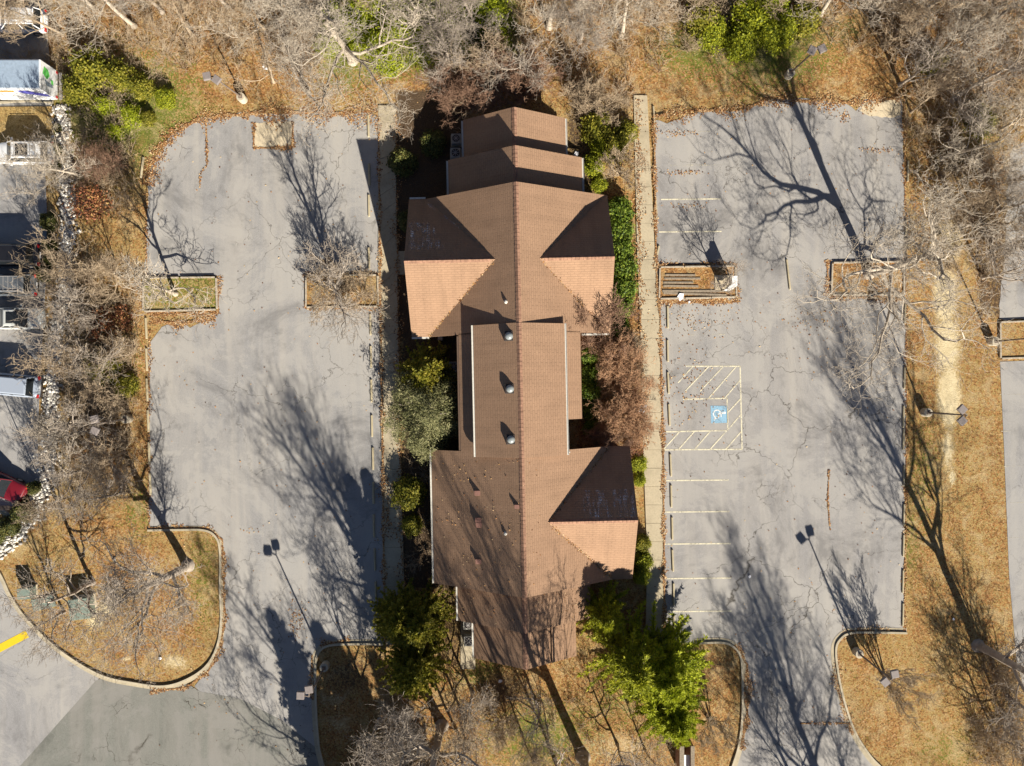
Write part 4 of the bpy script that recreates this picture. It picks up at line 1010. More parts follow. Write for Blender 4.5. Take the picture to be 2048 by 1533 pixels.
for i, (u, v, k, s, what) in enumerate(((190, 412, 'rust_shrub', 1.25, 'rusty red leafed'), (205, 655, 'rust_shrub', 1.1, 'rusty brown'), (244, 640, 'rust_shrub', .9, 'red brown'), (216, 735, 'olive_shrub', 1.2, 'olive green'), (258, 770, 'olive_shrub', .8, 'small olive'),
        (335, 200, 'yellow_shrub', .7, 'bright green'), (195, 150, 'olive_shrub', 1.3, 'dark olive'), (215, 215, 'thicket', .55, 'low yellow green'), (268, 235, 'thicket', .6, 'sprawling yellow green'), (165, 190, 'olive_shrub', 1.0, 'outer olive'), (300, 240, 'olive_shrub', .5, 'tiny olive'), (235, 265, 'thicket', .45, 'lowest yellow green'), (250, 160, 'olive_shrub', 1.0, 'olive'), (290, 180, 'olive_shrub', .8, 'rounded olive'))):
    place(k, u, v, f'{what} shrub, {ORD[i]} of the leafy shrubs in the upper left strip', 'shrub', 'leafy shrubs in the left strip', s=s)
for i, (u, v, k, s) in enumerate(((675, 45, 'thicket', .9), (735, 25, 'thicket', 1.1), (790, 75, 'thicket', 1.0), (745, 95, 'thicket', .8), (862, 55, 'thicket', 1.0), (905, 25, 'thicket', 1.1), (925, 115, 'thicket', .8), (985, 45, 'thicket', 1.0), (820, 20, 'thicket', 1.1), (700, 85, 'thicket', .7), (1000, 90, 'thicket', .6), (655, 95, 'thicket', .6), (780, 125, 'thicket', .8), (850, 110, 'thicket', .8), (890, 75, 'thicket', 1.0), (960, 25, 'thicket', 1.0), (715, 60, 'thicket', .9), (830, 60, 'thicket', 1.0),
        (1420, 75, 'yellow_shrub', 1.1), (1475, 95, 'yellow_shrub', 1.2), (1500, 45, 'yellow_shrub', 1.5), (1545, 70, 'yellow_shrub', 1.4), (1530, 15, 'thicket', 1.1), (1400, 50, 'olive_shrub', 1.2), (1600, 50, 'olive_shrub', 1.1), (1955, 250, 'olive_shrub', .9), (1860, 130, 'olive_shrub', .9))):
    place(k, u, v, f'{ORD[i]} green shrub from the left in the undergrowth of the top woods', 'shrub', 'green undergrowth shrubs in the top woods', s=s)
for i, (u, v, s) in enumerate(((118, 258, .55), (114, 300, .8), (116, 330, .6), (104, 446, 1.1), (104, 492, .9), (106, 520, .8), (95, 549, 1.0), (72, 975, .85), (54, 1021, 1.35), (28, 1050, 1.2), (-2, 1070, 1.2))):
    place('box', u, v, f'{ORD[i]} round clipped shrub from the top along the stone strip', 'shrub', 'round clipped shrubs along the stone strip', s=s)
# ------------------------------------------------------------------ stuff: undergrowth twigs, leaves, stones
def in_poly(x, y, poly):
    c = False; j = len(poly) - 1
    for i in range(len(poly)):
        xi, yi = poly[i]; xj, yj = poly[j]
        if (yi > y) != (yj > y) and x < (xj - xi) * (y - yi) / (yj - yi) + xi: c = not c
        j = i
    return c
def brush(areas, seed=5):
    R = random.Random(seed); ch = []
    for (u0, v0, u1, v1, n, h) in areas:
        for _ in range(n):
            p = P(R.uniform(u0, u1), R.uniform(v0, v1)); k = R.randint(7, 13)
            for _ in range(k):
                d = Vector((R.gauss(0, .7), R.gauss(0, .7), 1)).normalized(); L = h * R.uniform(.4, 1.1)
                pts = [p + Vector((R.gauss(0, .12), R.gauss(0, .12), -.03))]
                for i in range(3):
                    d = (d + Vector((R.gauss(0, .28), R.gauss(0, .28), R.gauss(0, .15)))).normalized(); pts.append(pts[-1] + d * L / 3)
                ch.append((np.array([tuple(q) for q in pts]), np.array([.016, .013, .010, .006]), 3))
                for i in (1, 2, 2, 3):
                    dd = (d + Vector((R.gauss(0, .7), R.gauss(0, .7), R.gauss(0, .4)))).normalized()
                    q = pts[i]; m = q + dd * L * .22; e = m + (dd + Vector((R.gauss(0, .3), R.gauss(0, .3), R.gauss(0, .3)))).normalized() * L * .2
                    ch.append((np.array([tuple(q), tuple(m), tuple(e)]), np.array([.010, .008, .005]), 3))
    V, Fc = tubes(ch); o = np_mesh('undergrowth', V, Fc, M['bark_tan']); o['kind'] = 'stuff'
brush([(-20, -40, 640, 140, 170, 1.4), (640, -40, 1000, 120, 50, 1.2), (1000, -40, 1350, 150, 90, 1.4), (1350, -40, 2070, 110, 130, 1.5), (1810, 110, 2060, 300, 80, 1.5), (1870, 300, 2000, 560, 90, 1.4),
       (130, 130, 270, 420, 120, 1.3), (140, 520, 270, 1000, 170, 1.4), (1130, 160, 1260, 240, 40, 1.5), (1190, 660, 1280, 900, 60, 1.1), (1940, 1320, 2060, 1540, 70, 1.3), (740, 1400, 1300, 1540, 50, .9), (1180, 1180, 1300, 1280, 18, .8), (820, 900, 870, 1130, 18, 1)])

def leaves():
    rg = np.random.default_rng(12); pts = []
    def line(poly, n, w):
        q = [P(*p) for p in poly]; seg = [(q[i], q[i + 1], (q[i + 1] - q[i]).length) for i in range(len(q) - 1)]; tot = sum(s_[2] for s_ in seg)
        for a, b, L in seg:
            m = int(n * L / tot); t = rg.random(m); d = (b - a).normalized(); dens = np.sin(t * L * 1.7 + L) * .5 + .6
            off = rg.normal(0, 1, m) * w * dens
            pts.append(np.stack([a.x + (b.x - a.x) * t - d.y * off, a.y + (b.y - a.y) * t + d.x * off], 1))
    def blobp(u, v, ru, rv, n):
        p = P(u, v); pts.append(np.stack([p.x + rg.normal(0, ru / 24.2, n), p.y + rg.normal(0, rv / 24.2, n)], 1))
    line([(296, 372), (300, 345), (312, 315), (330, 285), (352, 262), (402, 238), (440, 233), (498, 230)], 2600, .4)
    line([(498, 228), (600, 226), (735, 230), (757, 225)], 2600, .6)
    line([(412, 240), (415, 330)], 260, .07); line([(415, 330), (402, 345), (400, 375)], 60, .05)
    line([(508, 246), (508, 297), (586, 296), (586, 244)], 900, .14)
    line([(293, 380), (294, 552)], 300, .15); line([(296, 628), (436, 628), (436, 552)], 1300, .2); line([(300, 640), (360, 650), (430, 632)], 1400, .35); line([(300, 660), (297, 900), (299, 1059)], 900, .14)
    line([(757, 235), (761, 560), (766, 900), (770, 1290)], 2600, .13); line([(792, 230), (796, 500), (800, 900), (808, 1280)], 2000, .3)
    line([(770, 950), (780, 1080)], 300, .5)
    line([(610, 548), (757, 548), (759, 617), (611, 618), (610, 548)], 900, .14)
    line([(1306, 235), (1400, 222), (1480, 222), (1540, 200), (1690, 207), (1803, 196)], 3400, .42)
    line([(1308, 240), (1312, 540), (1320, 640), (1326, 900), (1329, 1285)], 4200, .12); line([(1275, 200), (1280, 640), (1290, 900)], 1500, .35)
    line([(1318, 532), (1470, 528), (1476, 600), (1316, 602)], 1500, .16); line([(1320, 606), (1480, 604)], 900, .14)
    line([(1655, 520), (1655, 592), (1808, 600)], 1400, .2); line([(1808, 200), (1812, 600), (1812, 900), (1808, 1262)], 2200, .13)
    line([(1658, 940), (1655, 1000), (1660, 1060)], 260, .08); line([(1800, 1263), (1700, 1262), (1672, 1290), (1676, 1380), (1705, 1470)], 1400, .25)
    line([(1470, 1290), (1494, 1330), (1494, 1440), (1480, 1500)], 1800, .28); line([(640, 1288), (700, 1282)], 300, .3); line([(624, 1310), (626, 1400)], 320, .2)
    line([(300, 1056), (410, 1056), (445, 1080), (448, 1180), (450, 1240), (440, 1305), (415, 1345), (370, 1377), (300, 1382)], 2600, .2)
    line([(1600, 1447), (1700, 1447)], 160, .08)
    for a in ((1370, 346, 22, 3, 60), (1375, 412, 24, 3, 40), (1360, 268, 26, 4, 60), (1380, 640, 60, 14, 160), (1630, 700, 30, 60, 30), (1390, 780, 30, 50, 160), (1640, 640, 40, 16, 80), (1755, 300, 20, 3, 60), (1690, 235, 6, 6, 50), (510, 1060, 8, 4, 12), (594, 1240, 8, 20, 120)): blobp(*a)
    # thin scatter over the two lots and lawns
    n = 1200; pts.append(np.stack([rg.uniform(-30, 32, n), rg.uniform(-31, 24, n)], 1))
    p = np.concatenate(pts); n = len(p)
    # keep leaves off the roofs: building footprint
    C = np.concatenate([p, rg.uniform(.035, .07, (n, 1))], 1)
    onwalk = ((p[:, 0] > -11.0) & (p[:, 0] < -8.5) & (p[:, 1] > -21.7) & (p[:, 1] < 22.8)) | ((p[:, 0] > 10.2) & (p[:, 0] < 12.8) & (p[:, 1] > -21.7) & (p[:, 1] < 23.5))
    C[onwalk, 2] += .105
    V, Q = leaf_quads(C, np.tile([0, 0, 1.], (n, 1)), .10, 1.3, .22, rg)
    o = np_mesh('fallen_leaves', V, [Q], M['leaf_litter'], tint=rg.random(n)); o['kind'] = 'stuff'
leaves()
def roof_debris():
    rg = np.random.default_rng(21); pts = []
    def vl(x0, y0, x1, y1, yc, hy, n):
        t = rg.random(n) ** 1.3; x = x0 + (x1 - x0) * t + rg.normal(0, .07, n); y = y0 + (y1 - y0) * t + rg.normal(0, .07, n)
        z = np.maximum(EZ + PT * (hy - np.abs(y - yc)), RZ - PT * np.abs(x)) + .03; pts.append(np.stack([x, y, z], 1))
    vl(-7.0, 3.9, -1.8, 9.1, 9.26, 5.46, 170); vl(7.0, 3.9, 1.8, 9.1, 9.26, 5.46, 150); vl(6.9, -5.3, 2, -10.3, -10.42, 5.27, 150); vl(6.9, -15.5, 2, -10.6, -10.42, 5.27, 200)
    n = 260; x = rg.uniform(-7, 7, n); y = rg.uniform(-15.6, -5.6, n); pts.append(np.stack([x, y, RZ - PT * np.abs(x) + .03], 1)[(x < 1.5)])
    n = 120; x = rg.uniform(-5, 5, n); y = rg.uniform(-18.6, -15.8, n); pts.append(np.stack([x, y, EZ + PT * (5.25 - np.abs(x)) + .03], 1))
    C = np.concatenate(pts); V, Q = leaf_quads(C, np.tile([0, 0, 1.], (len(C), 1)), .09, 1.3, .3, rg)
    o = np_mesh('roof_leaves', V, [Q], M['leaf_litter'], tint=rg.random(len(C))); o.parent = bld; o['kind'] = 'stuff'
roof_debris()

def stones():
    rg = np.random.default_rng(3)
    ico_v = np.array([(0, 0, -1), (.72, -.52, -.45), (-.28, -.85, -.45), (-.89, 0, -.45), (-.28, .85, -.45), (.72, .52, -.45), (.28, -.85, .45), (-.72, -.52, .45), (-.72, .52, .45), (.28, .85, .45), (.89, 0, .45), (0, 0, 1)])
    ico_f = np.array([(0, 1, 2), (1, 0, 5), (0, 2, 3), (0, 3, 4), (0, 4, 5), (1, 5, 10), (2, 1, 6), (3, 2, 7), (4, 3, 8), (5, 4, 9), (1, 10, 6), (2, 6, 7), (3, 7, 8), (4, 8, 9), (5, 9, 10), (6, 10, 11), (7, 6, 11), (8, 7, 11), (9, 8, 11), (10, 9, 11)])
    mid = [(122, 210), (126, 260), (132, 330), (138, 400), (138, 470), (132, 540), (125, 620), (110, 700), (102, 790), (100, 880), (95, 950), (75, 1010), (48, 1055), (0, 1100), (-60, 1130)]
    pos = []
    for i in range(len(mid) - 1):
        (u0, v0), (u1, v1) = mid[i], mid[i + 1]; L = math.hypot(u1 - u0, v1 - v0); m = int(L * 3.3)
        t = rg.random(m); w = rg.normal(0, 8.5, m); dx, dy = (u1 - u0) / L, (v1 - v0) / L
        pos.append(np.stack([u0 + (u1 - u0) * t - dy * w, v0 + (v1 - v0) * t + dx * w], 1))
    p = np.concatenate(pos); n = len(p)
    X = (p[:, 0] - 1024) / F * H; Y = (766.5 - p[:, 1]) / F * H
    sc = rg.uniform(.06, .17, (n, 1, 1)) * np.array([1.2, .9, .7]) * rg.uniform(.7, 1.3, (n, 1, 3))
    a = rg.uniform(0, 6.28, n); ca, sa = np.cos(a), np.sin(a)
    v = ico_v[None] * rg.uniform(.75, 1.25, (n, 12, 1)) * sc
    vx = v[..., 0] * ca[:, None] - v[..., 1] * sa[:, None] + X[:, None]; vy = v[..., 0] * sa[:, None] + v[..., 1] * ca[:, None] + Y[:, None]; vz = v[..., 2] + rg.uniform(.03, .1, (n, 1))
    Vv = np.stack([vx, vy, vz], -1).reshape(-1, 3); Fc = (ico_f[None] + (np.arange(n) * 12)[:, None, None]).reshape(-1, 3)
    o = np_mesh('riprap_stones', Vv, [Fc], M['rocks'], tint=np.repeat(rg.random(n), 20)); o['kind'] = 'stuff'
stones()

# ------------------------------------------------------------------ lamp posts
def lamp_post(base, tip, heads, label, group='twin headed lamp posts', h=6.0, yaw=0.):
    b = P(*base); t = P(*tip, h); root = empty('lamp_post', (b.x, b.y, 0)); tag(root, label, 'lamp post', group)
    d = t - b
    MB().lathe((0, 0, 0), [(.36, -.05), (.36, .72), (.33, .78), (.02, .79)], 24).build('footing', M['drum'], root, smooth=False)
    mb = MB(); mb.box((0, 0, .81), (.3, .3, .05)); mb.tube((0, 0, .8), (d.x, d.y, h - .12), .075, .055, 10); mb.build('pole', M['pole_brown'], root)
    for i, hp in enumerate(heads):
        q = P(*hp, h) - b
        dirv = Vector((q.x - d.x, q.y - d.y, 0)); a = math.atan2(dirv.y, dirv.x)
        hd = MB().box((0, 0, 0), (.58, .58, .22)).box((0, 0, .12), (.54, .54, .03)).build('lamp_head', M['head_grey'], root, bevel=.02, loc=(q.x, q.y, h), rz=yaw + a if yaw is not None else a)
        MB().box((0, 0, -.13), (.46, .46, .03)).build('lens', M['window'], hd)
        e = Vector((d.x, d.y, h - .14)); m = Vector((q.x, q.y, h - .05))
        MB().tube(e, m, .045, .045, 6).build('bracket', M['pole_brown'], root)
    return root
lamp_post((1848, 825), (1936, 831), [(1924, 819), (1924, 842)], 'twin headed lamp post on the straw strip right of the right lot', yaw=.0)
lamp_post((1712, 1303), (1785, 1361), [(1789, 1348), (1770, 1364)], 'twin headed lamp post on the lawn inside the lower right kerb corner', yaw=.5)
lamp_post((652, 1330), (617, 1395), [(618, 1379), (601, 1391)], 'twin headed lamp post in the shade inside the left driveway kerb corner', yaw=.2)
lamp_post((487, 200), (424, 152), [(414, 153), (433, 160)], 'twin headed lamp post above the top edge of the left lot', yaw=.1)
lamp_post((1576, 152), (1636, 96), [(1624, 101), (1644, 98)], 'twin headed lamp post above the top edge of the right lot', yaw=.7)
lamp_post((258, 838), (184, 849), [(189, 839), (190, 862)], 'twin headed lamp post among the bare trees left of the left lot', yaw=.7)
lamp_post((1982, 684), (2070, 676), [(2066, 662), (2066, 690)], 'twin headed lamp post at the far right edge near the small island', yaw=.7)
b = P(95, 996); t = P(12, 1016, 5.6) - b; root = empty('street_lamp', (b.x, b.y, 0)); tag(root, 'slim single headed dark lamp beside the round shrubs at far left', 'lamp post')
tb = P(95, 996, 0); top = P(95 - 80, 996 + 19, 5.4) - b
mb = MB(); mb.tube((0, 0, 0), (0, 0, 5.3), .06, .045, 8); mb.lathe((0, 0, 0), [(.2, 0), (.2, .08), (.08, .2)], 10); mb.build('pole', M['dark_metal'], root)
mb = MB(); mb.box((-.25, -.02, 5.35), (.7, .34, .14)); mb.build('lamp_head', M['dark_metal'], root, bevel=.03)

# ------------------------------------------------------------------ wheel stops
def stop_mesh():
    mb = MB(); L, n = 1.86, 1; prof = [(-.085, 0), (-.085, .07), (-.05, .14), (.05, .14), (.085, .07), (.085, 0)]; k = len(prof); xs = (-L / 2, -L / 2 + .05, L / 2 - .05, L / 2)
    for i, x in enumerate(xs):
        s_ = .8 if i in (0, 3) else 1
        for y, z in prof: mb.v.append((y * s_, x, z * (.85 if i in (0, 3) else 1)))
    for i in range(3):
        for j in range(k - 1): mb.f.append((i * k + j, (i + 1) * k + j, (i + 1) * k + j + 1, i * k + j + 1))
    mb.f += [tuple(range(k)), tuple(3 * k + j for j in reversed(range(k)))]
    return mb
proto_stop = stop_mesh().build('wheel_stop', M['stop'], bevel=.012); used_stop = [False]
def stop(u, v0, v1, label, group, du=0, z=.022):
    o = proto_stop if not used_stop[0] else proto_stop.copy()
    if used_stop[0]: COL.objects.link(o)
    used_stop[0] = True
    a, b = P(u - du / 2, v0), P(u + du / 2, v1); d = b - a; c = (a + b) / 2
    o.location = (c.x, c.y, z); o.rotation_euler = (0, 0, math.atan2(d.y, d.x) + math.pi / 2); o.scale = (1, d.length / 1.86, 1)
    tag(o, label, 'wheel stop', group)
for i, (u, a, b_) in enumerate(((737, 231, 275), (739, 328, 372), (738, 390, 434), (738, 495, 538), (741, 628, 671), (742, 692, 736), (743, 759, 805), (744, 830, 874), (746, 895, 940), (747, 964, 1008), (748, 1029, 1075), (750, 1097, 1141), (752, 1163, 1205), (753, 1229, 1272))):
    stop(u, a, b_, f'{ORD[i]} concrete wheel stop from the top in the row along the left sidewalk', 'wheel stops along the left sidewalk', 1)
for i, (u, a, b_) in enumerate(((285, 315, 357), (293, 636, 678), (294, 697, 742), (295, 757, 803), (297, 820, 864), (299, 884, 930), (301, 945, 990))):
    stop(u, a, b_, f'{ORD[i]} concrete wheel stop from the top along the left edge of the left lot', 'wheel stops along the left lot outer edge', 2 if i else -5)
for i, (u, a, b_, du) in enumerate(((1308, 213, 258, 4), (1312, 395, 440, 2), (1313, 492, 534, -9), (1335, 612, 657, 1), (1335, 680, 724, 1), (1336, 744, 788, 2), (1338, 808, 852, 2), (1341, 908, 953, 2), (1342, 970, 1015, 1), (1344, 1034, 1080, 1), (1345, 1099, 1143, 2), (1347, 1166, 1210, 1), (1348, 1231, 1275, 1))):
    stop(u, a, b_, f'{ORD[i]} concrete wheel stop from the top in the row along the right sidewalk', 'wheel stops along the right sidewalk', du)
for i, (u, a, b_) in enumerate(((1815, 322, 364), (1811, 440, 482), (1809, 606, 648), (1808, 735, 778), (1806, 812, 856), (1806, 858, 900), (1807, 930, 972), (1807, 1008, 1050), (1806, 1069, 1113), (1805, 1140, 1186), (1805, 1206, 1252))):
    stop(u, a, b_, f'{ORD[i]} concrete wheel stop from the top along the right edge of the right lot', 'wheel stops along the right lot outer edge', -1)
stop(1576, 519, 580, 'loose tilted wheel stop lying alone in the middle of the right lot', None, 7)

# ------------------------------------------------------------------ timber edged islands
def island(name, rect, label, mask, dirt=.2, z=.12, mat='timber_edge', sides='tlbr', parts=()):
    (u0, v0), (u1, v1), (u2, v2), (u3, v3) = rect       # tl, tr, br, bl
    root = empty(name, P(*rect[0])); tag(root, label, 'planter'); o0 = P(*rect[0])
    q = [P(*p) - o0 for p in rect]
    names = 'trbl'
    for i in range(4):
        if names[i] not in sides: continue
        a, b = q[i], q[(i + 1) % 4]; d = (b - a); L = d.length; n = max(1, round(L / 2.4)); dn = d.normalized(); nr_ = Vector((-dn.y, dn.x, 0))
        for j in range(n):
            s0, s1 = a + d * (j / n), a + d * ((j + 1) / n); c = (s0 + s1) / 2
            MB().box((0, 0, 0), (L / n - .02 - (.14 if (j in (0, n - 1)) else 0), .13, .2)).build('timber', M[mat], root, bevel=.012, loc=(c.x + rnd.uniform(-.02, .02), c.y + rnd.uniform(-.02, .02), .11 + rnd.uniform(-.01, .01)), rz=math.atan2(d.y, d.x) + rnd.uniform(-.006, .006))
    s = soil('soil', rect, 0, mask, dirt); s.parent = root; s.location = -o0; s.location.z = .11; del s['kind']
    return root
island('planter_island', [(289, 556), (433, 555), (435, 620), (288, 623)], 'grassy timber edged island at the left edge of the left lot', (.5, .55, .05), .1)
island('planter_island', [(613, 552), (755, 551), (757, 613), (613, 615)], 'leafy timber edged island against the left sidewalk', (.7, .1, .1), .35)
island('planter_island', [(1664, 526), (1806, 524), (1806, 590), (1662, 590)], 'leaf filled timber edged island at the right edge of the right lot', (1, 0, .0), .25)
pl = island('planter_island', [(1319, 535), (1470, 533), (1472, 595), (1318, 598)], 'timber island filled with old planks beside the right sidewalk', (1, 0, 0), .15)
island('planter_island', [(1998, 645), (2110, 640), (2110, 714), (1999, 718)], 'timber edged island of straw and leaves at the far right edge', (.6, 0, .25), .05)
o0 = P(1319, 535)
for (u0, u1, v, w) in ((1330, 1390, 551, .16), (1328, 1400, 558, .17), (1326, 1386, 566, .16), (1326, 1396, 573, .17), (1324, 1460, 583, .2), (1326, 1452, 589, .16)):
    a, b = P(u0, v) - o0, P(u1, v) - o0; c = (a + b) / 2
    MB().box((0, 0, 0), ((b - a).length, w, .05)).build('plank', M['wood'], pl, bevel=.006, loc=(c.x, c.y, .15), rz=rnd.uniform(-.03, .03))
# concrete pad and V-shaped white sign at the island end
MB().box((0, 0, 0), (1.5, 1.2, .08)).build('sign_pad', M['pad'], None, loc=(P(1447, 566).x, P(1447, 566).y, .16)); tag(bpy.data.objects['sign_pad'], 'small tan concrete pad under the white sign in the planked island', 'concrete pad')
p = P(1452, 570); sg = empty('entrance_sign', (p.x, p.y, 0)); tag(sg, 'white two sided V shaped sign at the end of the planked island', 'sign')
mb = MB(); zt = 1.95; out = [P(*q, zt) - Vector((p.x, p.y, 0)) for q in ((1454, 578), (1464, 567), (1464, 552), (1475, 552), (1475, 571), (1465, 579))]
mb.prism([(q.x, q.y) for q in out], .75, zt); mb.build('sign_panel', M['white_metal'], sg, bevel=.015)
for k_ in (0, 3, 4): MB().box((out[k_].x * .92, out[k_].y * .92 + .02, .37), (.1, .1, .76)).build('post', M['wood'], sg)
p = P(1365, 1500); ms = empty('monument_sign', (p.x, p.y, 0)); tag(ms, 'narrow brown framed upright sign with a white panel by the bottom evergreens', 'sign')
MB().box((-.45, -.1, .95), (.28, 2.4, 1.9)).build('brick_pier', M['brick'], ms); MB().box((.42, -.1, .95), (.22, 2.4, 1.9)).build('brick_pier', M['brick'], ms)
MB().box((0, -.5, 1.5), (.55, 1.5, .06)).build('white_panel', M['white_metal'], ms)
mb = MB(); mb.box((-.45, -.1, 1.93), (.36, 2.5, .06)); mb.box((.42, -.1, 1.93), (.30, 2.5, .06)); mb.build('coping', M['wood'], ms)

# ------------------------------------------------------------------ utility boxes and cooling units
M['ugreen'] = plain('utility_green_paint', (.19, .23, .19), .5)
M['ac'] = plain('cooling_unit_paint', (.36, .35, .31), .5)
def ubox(u, v, w, d, h, rz, label):
    p = P(u, v); r = empty('utility_box', (p.x, p.y, 0), rz); tag(r, label, 'utility box', None)
    MB().box((0, 0, .05), (w * 1.18, d * 1.18, .1)).build('pad', M['pad'], r)
    MB().box((0, 0, .1 + h / 2), (w, d, h)).build('cabinet', M['ugreen'], r, bevel=.02)
    mb = MB(); mb.box((0, 0, .1 + h + .03), (w * 1.05, d * 1.05, .06)); mb.build('lid', M['ugreen'], r, bevel=.02)
    MB().box((0, -d / 2 - .03, .1 + h * .45), (.06, .05, .14)).build('latch', M['dark_metal'], r)
ubox(62, 1182, 1.0, .85, .9, .05, 'small green metal utility box nearest the curved kerb')
ubox(172, 1212, 1.6, 1.6, .95, .12, 'large green metal utility box on the kerbed island')
p = P(88, 1206); MB().box((0, 0, .06), (1.9, 1.0, .12)).build('vault_cover', M['ugreen'], None, bevel=.02, loc=(p.x, p.y, 0), rz=.25); tag(bpy.data.objects['vault_cover'], 'flat green utility vault lid between the two green boxes', 'utility lid')
def ac(u, v, label, s=1.0, z=0):
    p = P(u, v, .8); r = empty('cooling_unit', (p.x, p.y, z)); tag(r, label, 'air conditioner', 'outdoor cooling units around the building'); r.scale = (s, s, s)
    mb = MB(); mb.box((0, 0, .45), (.76, .76, .72)); 
    for i in range(9): mb.box((0, 0, .15 + i * .075), (.79, .79, .02))
    mb.build('cabinet', M['ac'], r, bevel=.02)
    MB().box((0, 0, .04), (.95, .95, .08)).build('pad', M['pad'], r)
    MB().lathe((0, 0, .815), [(.31, 0), (.31, .02), (.27, .03), (.02, .025)], 24).build('fan_opening', M['dark_metal'], r)
    mb = MB()
    for i in range(4): mb.box((0, 0, .86), (.56, .05, .015), i * math.pi / 4)
    mb.lathe((0, 0, .85), [(.07, 0), (.06, .04)], 10); mb.build('fan_grille', M['grey_metal'], r)
ac(938, 1283, 'metal cooling unit beside the smallest road end roof, lower of two', 1.05); ac(936, 1250, 'metal cooling unit beside the smallest road end roof, upper of two', 1)
ac(912, 277, 'cooling unit in the shade beside the smallest wooded end roof, upper of two'); ac(911, 306, 'cooling unit in the shade beside the smallest wooded end roof, lower of two', 1.05)
ac(907, 734, 'cooling unit in the dark gap right of the grey green cedar top'); ac(914, 842, 'cooling unit in the dark gap behind the grey green cedar')
p = P(880, 676, 1); MB().box((0, 0, .4), (.4, .4, .8)).build('meter_box', M['ac'], None, bevel=.02, loc=(p.x, p.y, 0)); tag(bpy.data.objects['meter_box'], 'small pale metal box at the lower corner of the west wing', 'utility box')
p = P(940, 1318); MB().box((0, 0, .03), (1.2, 4.0, .06)).build('service_pad', M['sidewalk'], None, loc=(P(936, 1290).x, P(936, 1290).y, -.0)); tag(bpy.data.objects['service_pad'], 'narrow concrete pad carrying the two cooling units at the road end', 'concrete pad')
# small litter
M['litter'] = plain('white_litter', (.8, .8, .82), .6)
for i, (u, v, s_, w) in enumerate(((1361, 594, .34, 'white square paper in the planked island'), (1378, 605, .12, 'tiny white scrap below the planked island'), (230, 1119, .16, 'white scrap on the lawn above the large green box'), (321, 1317, .16, 'white scrap near the bottom of the kerbed island'),
        (1001, 1362, .18, 'white scrap on the lawn below the smallest roof'), (1499, 1153, .14, 'white scrap on the lower part of the right lot'), (1153, 309, .26, 'white scrap beside the middle stepped roof'), (531, 135, .26, 'white scrap under the trees above the left lot'), (1906, 1238, .12, 'white scrap on the straw strip at lower right'))):
    p = P(u, v); mb = MB(); mb.poly([(-s_, -s_ * .6, 0), (0, -s_ * .7, .06), (s_, 0, .02), (.3 * s_, s_ * .8, .08), (-.7 * s_, s_ * .6, 0)])
    o = mb.build('litter', M['litter'], None, loc=(p.x, p.y, .2 if i == 0 else .06), rz=rnd.uniform(0, 3)); sol = o.modifiers.new('thick', 'SOLIDIFY'); sol.thickness = .01; tag(o, w, 'litter')
for i in range(7):
    p = P(1268 + i * 3.5, 816 + (i % 3) * 5 - 3); MB().lathe((0, 0, 0), [(.13, 0), (.2, .08), (.15, .2), (.03, .24)], 7).build('white_stone', M['white_metal'], None, loc=(p.x, p.y, .0), rz=i, smooth=False)
for i, o in enumerate([o for o in bpy.data.objects if o.name.startswith('white_stone')]): tag(o, 'one of the white stones clustered at the sidewalk edge beside the brown shrubs', 'stone', 'white stones at the sidewalk edge')
p = P(1340, 545); 

